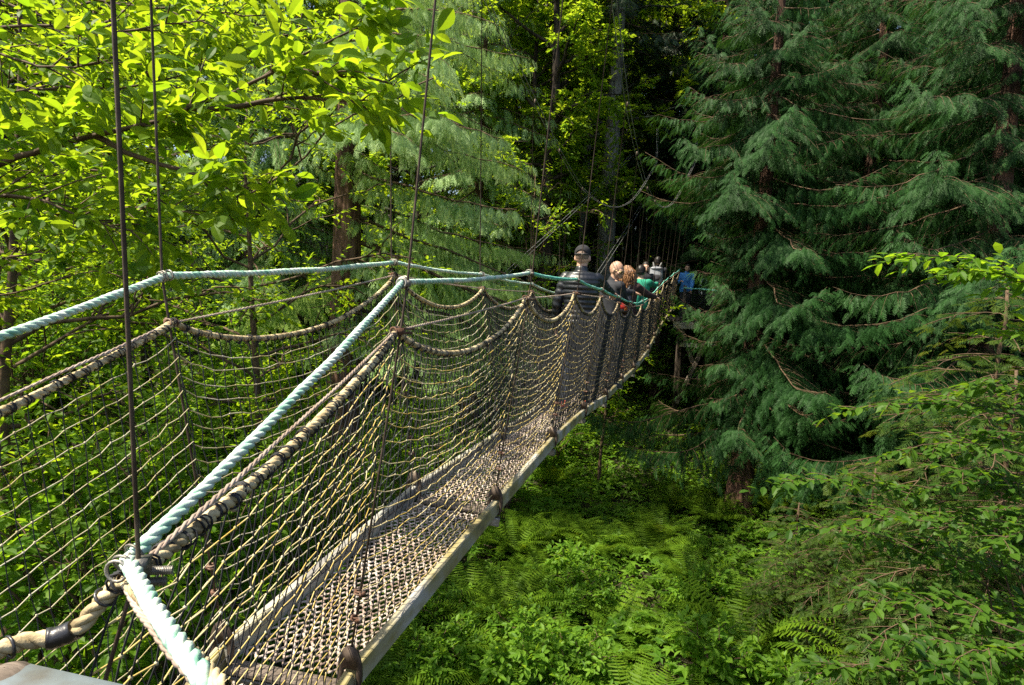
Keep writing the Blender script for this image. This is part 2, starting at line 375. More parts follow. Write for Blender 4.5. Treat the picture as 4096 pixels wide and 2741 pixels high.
for k in range(1, NS):
    mb = MB(); d = nrm(RB[k] - LB[k]); t = np.array((HD[k][0], HD[k][1], 0))
    beam(mb, LB[k] + d * .024 - (0, 0, .076), RB[k] - d * .024 - (0, 0, .076), .10 if k in (2, 3) else .07, .018, mi=0)
    beam(mb, LB[k] - d * .03 - (0, 0, .125), RB[k] + d * .03 - (0, 0, .125), .045, .05, mi=1)
    bpart(mb, 'cross_plank', [M['plank'], M['galv']], smooth=False)
# hangers, clamps, clips
def oval_plate(mb, c, ax, up, a, b, th, mi=0):
    ax = nrm(ax); x = nrm(np.cross(ax, up)); up = np.cross(x, ax); n = 20; t = np.arange(n) * 2 * math.pi / n
    o = np.stack((np.cos(t) * a, np.sin(t) * b), 1); i = np.stack((np.clip(np.cos(t) * a * 1.6, -.026, .026), np.clip(np.sin(t) * b * 1.4, -.085, .014)), 1)
    V = []
    for s, p in ((-1, o), (1, o), (1, i), (-1, i)): V.append(c + p[:, :1] * x + p[:, 1:] * up + ax * s * th / 2)
    V = np.concatenate(V); F = []
    for q in range(4):
        for j in range(n): F.append([q * n + j, q * n + (j + 1) % n, ((q + 1) % 4) * n + (j + 1) % n, ((q + 1) % 4) * n + j])
    mb.add(V, F, mi)
for side, T, Mn, Bp, sgn in (('R', RT, RMn, RB, -1), ('L', LT, LMn, LB, 1)):
    for k in range(NS):
        lat = LATV[k] * sgn; zc = cable_z(k)
        top = np.array((T[k] + lat * (.075 if side == 'R' else .04) * (zc - T[k][2]))); top[2] = zc
        if side == 'R' and k == 0: top = at(103, -8, .78); top = T[0] + (top - T[0]) * (zc - T[0][2]) / (top[2] - T[0][2])
        if side == 'R' and k == 1: top = at(432, 0, 2.12); top = T[1] + (top - T[1]) * (zc - T[1][2]) / (top[2] - T[1][2])
        if side == 'L' and k == 1: top = at(154, 0, 2.09); top = T[1] + (top - T[1]) * (zc - T[1][2]) / (top[2] - T[1][2])
        off = lat * .016
        foot = Bp[k] + lat * 0.0 + (0, 0, .045)
        r = .0028 if k == 0 else .0042
        hg = MB(); tube(hg, np.array([top, T[k] + off, Mn[k] + off, foot * .45 + Mn[k] * .55 + off * .6, foot]), r, 6)
        h = bpart(hg, 'hanger_cable', M['hanger'])
        if k > 0:
            cl = MB(); ax = np.array((HD[k][0], HD[k][1], 0)); oval_plate(cl, Bp[k] - (0, 0, .012), ax, (0, 0, 1.), .048, .098, .010)
            ring(cl, Bp[k] + (0, 0, .062), ax, .013, .0045, seg=12, sides=6); bpart(cl, 'clamp_plate', M['hanger'])
        dn = nrm(T[k] - foot)
        for q in (.14, .235):
            if k == 0: break
            c = MB(); p = foot + dn * q; ring(c, p, dn, .011, .0042, seg=8, sides=5, sx=1.5); box(c, p + lat * .012, (.02, .022, .016)); ring(c, p + dn * .008, dn, .011, .004, seg=8, sides=5, sx=1.4)
            bpart(c, 'cable_clip', M['rust'], parent=h)
        nd = MB(); ax = nrm(T[min(k + 1, NS - 1)] - T[k]); ax0 = nrm(T[k] - T[max(k - 1, 0)]) if k else ax
        for s in (-.022, -.008, .012): ring(nd, T[k] + (ax if s > 0 else ax0) * s + (0, 0, .002), ax + g.normal(0, .12, 3), .0165 if k else .0135, .0032 if k else .0022, seg=14, sides=5)
        box(nd, T[k] + off + (0, 0, -.004), (.022, .022, .02))
        bpart(nd, 'rope_clamp', M['galv']); nd = MB()
        for s in (-.02, .008): ring(nd, Mn[k] + ax * s, ax + g.normal(0, .12, 3), .0135, .0032, seg=14, sides=5)
        box(nd, Mn[k] + off, (.022, .03, .022))
        for dz in (-.006, .008):                # threaded bolt ends
            tube(nd, np.array([Mn[k] - lat * .0 + (0, 0, dz), Mn[k] + ax * .02 + lat * .05 + (0, 0, dz)]), .0045, 6)
        if side == 'L' or k: bpart(nd, 'cable_clamp', M['rust'])
# the big bolts of the nearest clamp
nb = MB()
for (u0, v0, u1, v1) in ((138, 571, 172, 570), (140, 582, 166, 581)):
    a, b = at(u0, v0, .79), at(u1, v1, .80)
    tube(nb, np.array([a, b]), .0052, 12)
    for q in np.linspace(.35, 1, 13): ring(nb, a + (b - a) * q, b - a, .0053, .0008, seg=12, sides=4)
box(nb, at(143, 572, .79), (.010, .018, .016), np.eye(3), 1); box(nb, at(132, 573, .80), (.022, .02, .026), np.eye(3), 2)
ring(nb, at(127, 566, .785), (1, .4, .3), .0125, .0022, seg=16); ring(nb, at(132, 562, .785), (1, .7, .3), .0125, .0022, seg=16, mi=2)
bpart(nb, 'clamp_bolt', [M['galv'], M['rust'], M['galv']], smooth=False)
# tan rope that ties the net back to the start, bound with tape
P = smooth_path([RMn[0] + (0, 0, -.0), at(112, 590, .78), at(96, 606, .78), at(80, 628, .77), at(58, 638, .765), at(25, 641, .75), at(2, 650, .73), at(-30, 665, .7)], 2)
mb = MB(); rope(mb, P, .0115, .055, .006); er = bpart(mb, 'edge_rope', M['rope_tan'])
Pr, q = resample(P, .004); a = Pr[np.argmin(np.abs(Pr[:, 0] - at(68, 636, .77)[0]) + (Pr[:, 1] > 9))]; i0 = int(np.argmin(np.linalg.norm(Pr - a, axis=1)))
mb = MB(); tube(mb, Pr[max(0, i0 - 4):i0 + 6] + g.normal(0, .0004, (len(Pr[max(0, i0 - 4):i0 + 6]), 3)), .0135, 12)
for f in (14, -16, -26, 24): 
    j = min(len(Pr) - 2, max(1, i0 + f)); ring(mb, Pr[j], Pr[j + 1] - Pr[j - 1], .013, .002, seg=12, sides=5)
bpart(mb, 'tape', M['tape'], parent=er)
P = smooth_path([RMn[0], at(150, 608, .70), at(185, 645, .60), at(225, 690, .5)], 2); mb = MB(); rope(mb, P, .007, .05, .006); bpart(mb, 'edge_rope', M['rope_tan'])
# main suspension cables, two thin wires each
for T, sgn in ((RT, -1), (LT, 1)):
    mb = MB(); P = []
    for k in np.linspace(-2, 15, 60):
        kk = min(max(k, 0), NS - 1); b = np.array([np.interp(kk, np.arange(NS), T[:, c]) for c in range(3)]); l = np.array([np.interp(kk, np.arange(NS), LATV[:, c]) for c in range(3)]) * sgn
        b = b + np.array((HD[0][0], HD[0][1], 0)) * 1.45 * (k - kk); zc = cable_z(k); b = b + l * (.075 if sgn < 0 else .04) * (zc - b[2]); b[2] = zc; P.append(b)
    P = np.array(P)
    for o in (-.02, .02): tube(mb, P + np.array((o, 0, 0)), .004, 5, caps=False)
    for k in range(NS):
        j = int(round((k + 2) / 17 * 59)); blob(mb, P[j], (.011, .010, .026), seg=8, rings=5, mi=1)
    bpart(mb, 'suspension_cable', [M['wire'], M['hanger']])
# guy wires to the far trees
for a, b in ((at(506, 273, 14), at(632, 155, 24)), (at(597, 275, 16), at(643, 203, 24)), ):
    mb = MB()
    for o in (-.05, .05): tube(mb, np.array([a + (b - a) * -.15 + (o, 0, 0), (a + b) / 2 + (o, 0, -.05), b + (o, 0, 0)]), .007, 4, caps=False)
    bpart(mb, 'guy_wire', M['wire'])

# painted rail at the viewer's side, bottom left corner
rl = empty('platform_handrail', tuple(at(90, 672, .62)), label='weathered blue-grey metal rail with worn brown patches in the bottom left corner', cat='rail')
mb = MB(); L0 = at(15, 668, .66); L1 = at(205, 712, .56)
o0 = np.array(rl.location); beam(mb, L0 - o0 - (0, 0, .02), L1 - o0 - (0, 0, .02), .05, .03, up=(0, 0, 1), bev=.008)
mb.build('rail_bar', M['painted_rail'], rl)
mb = MB(); blob(mb, L0 - o0 + (-.012, 0, -.024), (.03, .034, .024), seg=14, rings=8)
mb.build('rail_end', M['plank'], rl)

# far platform round a tree
PLc = at(694, 302, 21.2); PLc[2] = -.95
plat = empty('viewing_platform', tuple(PLc), label='timber viewing platform on crossed braces at the far end of the footbridge', cat='platform')
def pp(name, f, mat, **kw):
    mb = MB(); f(mb); return tag(mb.build(name, mat, plat, smooth=False), **kw)
def deckf(mb):
    for i in range(13): box(mb, (-.9 + i * .16, .2, 0), (.15, 3.2, .05))
pp('deck', deckf, M['plank'])
for x in (-.75, .2, 1.0):
    for y in (-1.3, 1.7):
        pp('post', lambda mb: box(mb, (x, y, -1.6), (.14, .14, 3.2)), M['bark_dark'])
pp('brace', lambda mb: (beam(mb, (-.75, -1.4, -.2), (.2, -1.4, -2.6), .07, .12), beam(mb, (-.75, -1.48, -2.6), (.2, -1.48, -.2), .07, .12)), M['plank'])
pp('fascia_beam', lambda mb: (box(mb, (.1, -1.44, -.14), (2.2, .06, .22)), box(mb, (-.2, -1.46, -.75), (1.1, .07, .12))), M['beam_grey'])
for x in (-.7, .2, 1.0): pp('rail_post', lambda mb: box(mb, (x, -1.38, .55), (.08, .08, 1.1)), M['plank'])
def rr(mb): rope(mb, np.array([(-.75, -1.42, 1.02), (.2, -1.42, .99), (1.0, -1.42, 1.0)]), .028, .12, .04, sides=4)
pp('handrail_rope', rr, M['rope_teal'])
def nf(mb):
    for i in range(26): tube(mb, np.array([(-.75 + i * .067, -1.42, .05), (-.75 + i * .067, -1.42, 1.0)]), .005, 4)
    for i in range(13): tube(mb, np.array([(-.75, -1.42, .08 + i * .07), (1.0, -1.42, .08 + i * .07)]), .005, 4)
pp('netting', nf, M['cord_black'])

# ---------------------------------------------------------------- people on the bridge
M['skin'] = mat_noise('skin', [(.50, .30, .21), (.60, .38, .28)], 18, rough=.5, bump=.1, spec=.4)
M['skin_tan'] = mat_noise('skin_tan', [(.36, .21, .14), (.44, .27, .19)], 18, rough=.5, bump=.1, spec=.4)
M['stubble'] = mat_noise('stubble', [(.16, .11, .085), (.24, .17, .13)], 60, rough=.7, bump=.1)
M['puffer'] = mat_noise('puffer', [(.006, .007, .010), (.014, .016, .022)], 20, rough=.38, bump=.5, bscale=40, spec=.5, bdist=.006)
M['black_cloth'] = mat_noise('black_cloth', [(.012, .013, .018), (.028, .03, .036)], 12, rough=.85, bump=.4, bscale=30, bdist=.008)
M['cap'] = mat_noise('cap', [(.014, .014, .017), (.03, .03, .034)], 20, rough=.9, bump=.3)
M['jeans'] = mat_noise('jeans', [(.02, .028, .05), (.05, .06, .09)], 14, rough=.85, bump=.3)
M['brown_knit'] = mat_noise('brown_knit', [(.028, .015, .014), (.055, .032, .03)], 25, rough=.95, bump=.5, bscale=80, bdist=.004)
M['green_cloth'] = mat_noise('green_cloth', [(.008, .15, .09), (.02, .24, .15)], 9, rough=.85, bump=.4, bscale=22, bdist=.01)
M['blue_cloth'] = mat_noise('blue_cloth', [(.03, .15, .42), (.07, .25, .58)], 9, rough=.8, bump=.5, bscale=20, bdist=.012)
M['pale_cloth'] = mat_noise('pale_cloth', [(.42, .5, .56), (.62, .68, .7)], 9, rough=.8, bump=.4, bscale=20)
M['hair_auburn'] = mat_noise('hair_auburn', [(.07, .03, .012), (.20, .085, .03), (.34, .17, .065)], 10, (3, 3, 1), rough=.45, bump=.4, bscale=60, spec=.5)
M['hair_black'] = mat_noise('hair_black', [(.008, .007, .007), (.022, .018, .016)], 20, rough=.45, bump=.3)
M['pack_dark'] = mat_noise('pack_dark', [(.03, .028, .035), (.07, .066, .078)], 14, rough=.8, bump=.3)
M['pack_grey'] = mat_noise('pack_grey', [(.16, .17, .2), (.26, .27, .3)], 14, rough=.8, bump=.3)
M['strap'] = mat_noise('strap', [(.10, .10, .10), (.2, .2, .2)], 30, rough=.8, bump=.2)
M['red_cloth'] = mat_noise('red_cloth', [(.35, .02, .02), (.5, .04, .03)], 20, rough=.8, bump=.2)
M['lens'] = mat_noise('lens', [(.02, .008, .006), (.05, .02, .015)], 5, rough=.12, bump=0, spec=.7)
M['gold'] = mat_noise('gold', [(.5, .38, .2), (.7, .55, .3)], 10, rough=.3, metal=.8, bump=0)
M['shoe'] = mat_noise('shoe', [(.35, .05, .02), (.5, .1, .05)], 20, rough=.7, bump=.2)
M['shoe_dark'] = mat_noise('shoe_dark', [(.02, .02, .02), (.05, .05, .05)], 20, rough=.7, bump=.2)
M['orange'] = mat_noise('orange', [(.75, .17, .02), (.9, .26, .04)], 20, rough=.5, bump=.1)

def fuse(name, mb, mat, vox, parent, smooth=4, loc=None, **kw):
    me = mb.mesh('tmp', []); o = bpy.data.objects.new('tmp', me); col.objects.link(o)
    md = o.modifiers.new('r', 'REMESH'); md.mode = 'VOXEL'; md.voxel_size = vox; md.use_smooth_shade = True
    if smooth: sm_ = o.modifiers.new('s', 'SMOOTH'); sm_.factor = .5; sm_.iterations = smooth
    dg = bpy.context.evaluated_depsgraph_get(); me2 = bpy.data.meshes.new_from_object(o.evaluated_get(dg)); bpy.data.objects.remove(o); bpy.data.meshes.remove(me)
    me2.name = name; me2.materials.clear(); me2.materials.append(mat)
    for p in me2.polygons: p.use_smooth = True
    ob = bpy.data.objects.new(name, me2); col.objects.link(ob); ob.parent = parent
    return tag(ob, **kw)
def cap_tube(mb, P, r, sides=12):
    """closed tube with rounded ends"""
    P = np.asarray(P, float); r = np.asarray(r, float) * np.ones(len(P)); T0 = nrm(P[0] - P[1]); T1 = nrm(P[-1] - P[-2])
    A = [P[0] + T0 * r[0] * f for f in (.98, .8, .45)]; B = [P[-1] + T1 * r[-1] * f for f in (.45, .8, .98)]
    q = [.2, .6, .89]
    tube(mb, np.array(A + list(P) + B), np.concatenate((r[0] * np.array(q), r, r[-1] * np.array(q[::-1]))), sides)
def loft(mb, C, RX, RY, n=22, lateral=(1, 0, 0), depth=(0, 1, 0)):
    C = np.asarray(C, float); l, d = np.asarray(lateral, float), np.asarray(depth, float); th = np.arange(n) * 2 * math.pi / n
    C = np.concatenate(([C[0]], C, [C[-1]])); RX = np.concatenate(([.002], RX, [.002])); RY = np.concatenate(([.002], RY, [.002]))
    V = C[:, None] + RX[:, None, None] * np.cos(th)[None, :, None] * l + RY[:, None, None] * np.sin(th)[None, :, None] * d
    m = len(C); i = np.arange(m - 1)[:, None] * n; j = np.arange(n)[None]; j2 = (j + 1) % n
    F = np.stack((i + j, i + j2, i + n + j2, i + n + j), -1).reshape(-1, 4); mb.add(V.reshape(-1, 3), F)
TZ = np.array([.84, .92, 1.0, 1.08, 1.16, 1.24, 1.32, 1.38, 1.43, 1.465, 1.49]); TX = np.array([.155, .172, .165, .152, .155, .168, .18, .185, .17, .12, .07]); TY = np.array([.11, .125, .115, .105, .108, .115, .122, .118, .1, .08, .06])
def rotz(a): c, s = math.cos(a), math.sin(a); return np.array(((c, -s, 0), (s, c, 0), (0, 0, 1.)))
def rotx(a): c, s = math.cos(a), math.sin(a); return np.array(((1, 0, 0), (0, c, -s), (0, s, c.real)))
def roty(a): c, s = math.cos(a), math.sin(a); return np.array(((c, 0, s), (0, 1, 0), (-s, 0, c)))
def ik(sh, tgt, l1, l2, pole):
    d = tgt - sh; L = min(np.linalg.norm(d), (l1 + l2) * .985); d = nrm(d); a = (l1 * l1 - l2 * l2 + L * L) / (2 * L); h = math.sqrt(max(0, l1 * l1 - a * a))
    p = pole - d * (pole @ d); return sh + d * a + nrm(p) * h, sh + d * L
def hand(mb, wr, d, palm, curl=.5, s=1.):
    """palm, four fingers of unequal length and a thumb; palm = direction the palm faces"""
    d = nrm(d); palm = nrm(palm - d * (palm @ d)); x = np.cross(d, palm)
    Rm = np.stack((x, d, palm), 1); blob(mb, wr + d * .045 * s, np.array((.038, .052, .016)) * s, Rm=Rm, seg=14, rings=8); cap_tube(mb, [wr - d * .02, wr + d * .03], [.026 * s, .025 * s], 10)
    for i, (o, l) in enumerate(((-.028, .068), (-.010, .078), (.010, .073), (.027, .058))):
        b = wr + d * (.083 - abs(o) * .25) * s + x * o * s; c1 = curl * .7; c2 = curl * 1.6
        p1 = b + (d * math.cos(c1) + palm * math.sin(c1)) * l * .5 * s + x * o * .25; p2 = p1 + (d * math.cos(c2) + palm * math.sin(c2)) * l * .5 * s
        cap_tube(mb, [b, p1, p2], [.0095 * s, .0085 * s, .007 * s], 8)
    b = wr + d * .03 * s - x * .03 * s; p1 = b + (d * .7 - x * .7 + palm * .3) * .038 * s; cap_tube(mb, [b, p1, p1 + (d * .9 - x * .2 + palm * .5) * .03 * s], [.012 * s, .0105 * s, .008 * s], 8)

def person(label, loc, face, h=1.75, head_yaw=0., head_pitch=0., rh=None, lh=None, top='black_cloth', sleeve_r=1., trousers='jeans', skin='skin', shoes='shoe_dark', puffer=False, hair=None, extras=None, lean=0., curl=.8, sleeve_end=.97, wide=1.):
    """loc feet, face heading from +Y towards +X; rh, lh world targets of the hands"""
    s = h / 1.75; e = empty('person', tuple(loc), -face, label=label, cat='person'); Rz = rotz(-face)
    loc = np.asarray(loc, float); Ln = lambda p: p + np.array((0, lean * max(0, (p[2] - .9)) , 0))
    body = MB(); vox = .0075
    C = np.array([Ln(np.array((0, -.005, z))) for z in TZ]); loft(body, C * s, TX * s * .93 * wide, TY * s * .93)
    hc = Ln(np.array((0, .015, 1.635))); piv = Ln(np.array((0, -.01, 1.5))); RH = rotz(-head_yaw) @ rotx(-head_pitch)
    def hp(x, y, z): return (piv + RH @ (np.array((x, y, z)) - np.array((0, -.01, 1.5)))) * s
    def hb(c, r, R0=np.eye(3)): blob(body, hp(*c), np.array(r) * s, Rm=RH @ R0, seg=18, rings=12)
    hb((0, .0, 1.645), (.077, .098, .105)); hb((0, .035, 1.60), (.066, .068, .085)); hb((0, .048, 1.565), (.048, .055, .045)); hb((0, .085, 1.545), (.024, .02, .018))
    hb((0, .103, 1.612), (.013, .02, .026), rotx(.35)); hb((0, .112, 1.600), (.016, .014, .011)); hb((0, .088, 1.645), (.055, .02, .012)); hb((0, .096, 1.572), (.022, .014, .007)); hb((0, .094, 1.562), (.02, .013, .007))
    for sg in (-1, 1): hb((sg * .079, .0, 1.615), (.010, .02, .033), rotz(sg * -.35)); hb((sg * .045, .072, 1.60), (.022, .024, .022))
    cap_tube(body, [Ln(np.array((0, -.01, 1.42))) * s, hp(0, .0, 1.56)], [.062 * s, .057 * s], 14)
    jk = MB(); arms = {}
    for sg, T in ((1, rh), (-1, lh)):
        sh = Ln(np.array((sg * .175 * wide, -.005, 1.405))) * s
        tg = (Rz.T @ (np.asarray(T) - loc)) if T is not None else Ln(np.array((sg * .25, .06, .86))) * s
        el, wr = ik(sh, tg, .30 * s, .27 * s, np.array((sg * .5, -.4, -.8))); arms[sg] = (sh, el, wr)
        cap_tube(body, [sh, (sh + el) / 2, el, (el + wr) / 2, wr], np.array([.056, .047, .041, .038, .027]) * s)
        d = nrm(wr - el); hand(body, wr, d * .9 + (0, 0, -.12) if T is not None else np.array((0, .1, -1.)), np.array((0, 0, -1.)) if T is not None else np.array((-sg, 0, 0)), curl, s)
        w_ = wr + (el - wr) * (1 - sleeve_end); n = 22 if puffer else 7; q = np.linspace(0, 1, n)[:, None]
        Pn = np.where(q < .5, sh + (el - sh) * q * 2, el + (w_ - el) * (q - .5) * 2); Pn = smooth_path(Pn, 1); q = np.linspace(0, 1, len(Pn))
        rr_ = (.078 - .034 * q) * s * sleeve_r
        if puffer: rr_ = rr_ * 1.04 - .009 * np.abs(np.cos(q * math.pi * 8.5)) ** 3 + .004
        cap_tube(jk, Pn, rr_, 14)
        hipj = np.array((sg * .085, 0, .88)) * s; kn_ = np.array((sg * .1, .03, .48)) * s; an = np.array((sg * .1, -.02 + .06 * sg, .08)) * s
        arms['leg', sg] = (hipj, kn_, an); cap_tube(body, [hipj, (hipj + kn_) / 2, kn_, kn_ * .6 + an * .4, an], np.array([.085, .072, .055, .054, .038]) * s)
        cap_tube(body, [an - (0, .02, .03), an + np.array((0, .13, -.045)) * s], np.array([.035, .028]) * s)
    fuse('body', body, M[skin], vox, e, 3)
    z = np.linspace(.86, 1.475, 60 if puffer else 16); tx = np.interp(z, TZ, TX) * 1.07 * wide + .012; ty = np.interp(z, TZ, TY) * 1.12 + .014
    if puffer: b = .010 * np.abs(np.cos((z - .86) / .052 * math.pi / 1)) ** 4; tx = tx + .014 - b; ty = ty + .02 - b
    tx[-1] *= .9; C = np.array([Ln(np.array((0, -.005, q))) for q in z]); loft(jk, C * s, tx * s, ty * s, 26)
    if puffer: cap_tube(jk, [Ln(np.array((0, -.012, 1.43))) * s, Ln(np.array((0, -.008, 1.487))) * s], [.08 * s, .074 * s], 18)
    elif top in ('black_cloth', 'blue_cloth'): cap_tube(jk, [Ln(np.array((0, -.012, 1.44))) * s, Ln(np.array((0, -.008, 1.5))) * s], [.075 * s, .07 * s], 16)
    fuse('jacket' if top in ('puffer', 'black_cloth') else 'shirt', jk, M[top], .0075 if puffer else .011, e, 1 if puffer else 5)
    tr_ = MB(); loft(tr_, np.array([(0, 0, q) for q in (.82, .88, .94, 1.0)]) * s, np.array([.165, .178, .175, .165]) * s, np.array([.12, .13, .125, .115]) * s)
    shm = []
    for sg in (-1, 1):
        a, b, c = arms['leg', sg]; cap_tube(tr_, [a, (a + b) / 2, b, (b + c) / 2, c], np.array([.1, .088, .073, .066, .06]) * s, 14)
        so = MB(); cap_tube(so, [c - (0, .04, .035), c + np.array((0, .08, -.04)) * s, c + np.array((0, .15, -.05)) * s], np.array([.045, .045, .034]) * s); box(so, c + np.array((0, .05, -.07)) * s, (.085, .27, .02)); shm.append(so)
    fuse('trousers', tr_, M[trousers], .012, e, 5)
    for so in shm: fuse('shoe', so, M[shoes], .01, e, 2)
    if extras: extras(e, hp, s, RH, Ln, arms)
    return e
def scalp(mat, thick=.006, low=1.60, name='hair'):
    def f(e, hp, s, RH, *_):
        mb = MB(); blob(mb, hp(0, -.006, 1.652), np.array((.081 + thick, .099 + thick, .107 + thick)) * s, Rm=RH, seg=20, rings=14); blob(mb, hp(0, -.03, 1.615), np.array((.078 + thick, .075 + thick, .07)) * s, Rm=RH, seg=16, rings=10)
        V = mb.V; me = fuse(name, mb, M[mat], .008, e, 1)
        bm_ = bmesh.new(); bm_.from_mesh(me.data)          # cut the cap of hair open over the face
        inv = np.linalg.inv(RH)
        kill = []
        for v in bm_.verts:
            q = inv @ (np.array(v.co) / s - np.array(hp(0, 0, 1.5)) / s) + np.array((0, 0, 1.5))
            if (q[1] > .045 and q[2] < 1.70) or (q[1] > .0 and q[2] < 1.625) or q[2] < low - .03: kill.append(v)
        bmesh.ops.delete(bm_, geom=kill, context='VERTS'); bm_.to_mesh(me.data); bm_.free()
        sd = me.modifiers.new('t', 'SOLIDIFY'); sd.thickness = .004
    return f
def pt_at(y, z=0, side=0.): 
    k = np.interp(y, CEN[:, 1], np.arange(NS)); l = np.array([np.interp(k, np.arange(NS), LATV[:, c]) for c in range(3)]); p = deck_at(y) + l * side; return p
def on(u, y): p = at(u, 300, y); return np.array((p[0], y, deck_at(y)[2] + .008))
HEAD = lambda y: math.atan2(np.interp(y, CEN[:, 1], HD[:, 0]), np.interp(y, CEN[:, 1], HD[:, 1]))

# man in cap and black puffer jacket, seen from behind
def ex1(e, hp, s, RH, Ln, arms):
    mb = MB(); blob(mb, hp(0, -.0, 1.675), np.array((.087, .108, .088)) * s, Rm=RH, seg=22, rings=14); me = fuse('cap', mb, M['cap'], .006, e, 1)
    bm_ = bmesh.new(); bm_.from_mesh(me.data); inv = np.linalg.inv(RH); k = []
    for v in bm_.verts:
        q = inv @ (np.array(v.co) - hp(0, 0, 1.5)) / s + np.array((0, 0, 1.5))
        if q[2] < 1.648 or (q[1] < -.05 and q[2] < 1.703 - (q[0] / .05) ** 2 * .028 and q[2] > 1.666): k.append(v)
    bmesh.ops.delete(bm_, geom=k, context='VERTS'); bm_.to_mesh(me.data); bm_.free(); sd = me.modifiers.new('t', 'SOLIDIFY'); sd.thickness = .004
    b = MB(); t = np.linspace(-.95, .95, 15); V = []
    for q in (0, 1):
        for dz in (0, .004): V += [hp(.075 * math.sin(a), (.098 * math.cos(a) if not q else .105 + .062 * math.cos(a)), 1.662 + dz - (.012 * q) - .01 * a * a) for a in t]
    n = 15; F = [[i, i + 1, 2 * n + i + 1, 2 * n + i] for i in range(n - 1)] + [[n + i, 3 * n + i, 3 * n + i + 1, n + i + 1] for i in range(n - 1)] + [[2 * n + i, 2 * n + i + 1, 3 * n + i + 1, 3 * n + i] for i in range(n - 1)]
    b.add(V, F); o = b.build('cap_peak', M['cap'], me)
    b = MB(); tube(b, np.array([hp(.083 * math.sin(a), -.106 * math.cos(a), 1.656) for a in np.linspace(-1.0, 1.0, 12)]), .009 * s, 6); b.build('cap_strap', M['cap'], me)
    b = MB(); box(b, hp(.018, -.112, 1.656), (.022, .008, .016), RH); b.build('buckle', M['galv'], me)
    b = MB(); blob(b, hp(0, -.004, 1.652), np.array((.0795, .1005, .095)) * s, Rm=RH, seg=20, rings=12); o = fuse('hair', b, M['stubble'], .008, e, 1)
    bm_ = bmesh.new(); bm_.from_mesh(o.data); k = [v for v in bm_.verts if (inv @ (np.array(v.co) - hp(0, 0, 1.5)) / s)[1] > .02 or (inv @ (np.array(v.co) - hp(0, 0, 1.5)) / s)[2] < .07]
    bmesh.ops.delete(bm_, geom=k, context='VERTS'); bm_.to_mesh(o.data); bm_.free()
hd1 = HEAD(6.6)
p1 = pt_at(7.15, 0, -.02) + (0, 0, .008); hand0 = at(615, 296, 7.75); hand1 = at(628.5, 306, 9.45)
e1 = person('man in a black cap and black quilted jacket seen from behind on the footbridge', p1, hd1 - .12, h=1.82, rh=hand0, lh=None, top='puffer', puffer=True, trousers='jeans', shoes='shoe', extras=ex1, wide=.94, sleeve_r=.9, head_yaw=.12, curl=.9)
mb = MB(); box(mb, (0, 0, 0), (.045, .03, .03), rotz(.4)); blob(mb, (0, 0, .008), (.02, .017, .02)); o = fuse('handheld_item', mb, M['orange'], .004, None, 3); o.location = tuple(hand1 + (-.035, 0, -.05))
tag(o, label='small bright orange item in the hand of the bald man', cat='item')
# bald man in sunglasses, facing right
def ex2(e, hp, s, RH, Ln, arms):
    g_ = MB()
    for sg in (-1, 1):
        ring(g_, hp(sg * .034, .105, 1.622), RH @ (sg * .25, 1, 0), .021 * s, .0022, seg=16, sides=5)
        tube(g_, np.array([hp(sg * .056, .098, 1.63), hp(sg * .078, .06, 1.63), hp(sg * .082, .0, 1.635)]), .0022, 5)
    tube(g_, np.array([hp(-.013, .112, 1.626), hp(.013, .112, 1.626)]), .002, 5)
    o = g_.build('sunglasses', M['gold'], e)
    for sg in (-1, 1):
        l_ = MB(); blob(l_, hp(sg * .034, .105, 1.622), np.array((.021, .003, .021)) * s, Rm=RH @ rotz(-sg * .25), seg=14, rings=8); l_.build('lens', M['lens'], o)
    b = MB(); blob(b, hp(0, -.004, 1.650), np.array((.0775, .0985, .1035)) * s, Rm=RH, seg=20, rings=12); o = fuse('hair', b, M['skin_tan'], .008, e, 1)
    bm_ = bmesh.new(); bm_.from_mesh(o.data); inv = np.linalg.inv(RH); k = [v for v in bm_.verts if (inv @ (np.array(v.co) - hp(0, 0, 1.5)) / s)[1] > .05 or (inv @ (np.array(v.co) - hp(0, 0, 1.5)) / s)[2] < .12]
    bmesh.ops.delete(bm_, geom=k, context='VERTS'); bm_.to_mesh(o.data); bm_.free()
p2 = pt_at(9.0, 0, -.05) + (0, 0, .008)
person('bald man in sunglasses and a black jacket reaching over the right hand rope', p2, 1.15, h=1.80, head_yaw=1.1, head_pitch=.22, rh=hand1, lh=at(652, 297, 9.75), top='black_cloth', skin='skin_tan', extras=ex2, lean=.12, trousers='black_cloth', curl=.35)
# woman with long auburn hair
def ex3(e, hp, s, RH, Ln, arms):
    r = rng_(3); mb = MB(); blob(mb, hp(0, -.01, 1.65), np.array((.09, .11, .112)) * s, Rm=RH, seg=18, rings=12); blob(mb, hp(0, -.05, 1.55), np.array((.10, .07, .13)) * s, Rm=RH, seg=16, rings=10)
    for q in range(230):
        a = r.uniform(-2.3, 2.3); t = np.linspace(0, 1, 14); sx, cy = math.sin(a), -math.cos(a); ln = r.uniform(.24, .34)
        rad = .092 + .045 * np.sin(t * 2.0) + r.uniform(0, .02); ph = r.uniform(0, 6.28); wv = (.004 + .016 * t) * np.sin(t * 19 + ph)
        P = [hp(sx * (rd + w_), cy * (rd * 1.08 + w_) - .01, 1.735 - ln * q_ + .02 * math.cos(q_ * 3) - .05 * (1 - q_) * 0) for q_, rd, w_ in zip(t, rad * np.minimum(1, .35 + 1.9 * t), wv)]
        tube(mb, np.array(P), np.linspace(.009, .004, 14) * s, 5)
    o = mb.build('hair', M['hair_auburn'], e)
p3 = pt_at(11.1, 0, 0) + (0, 0, .008)
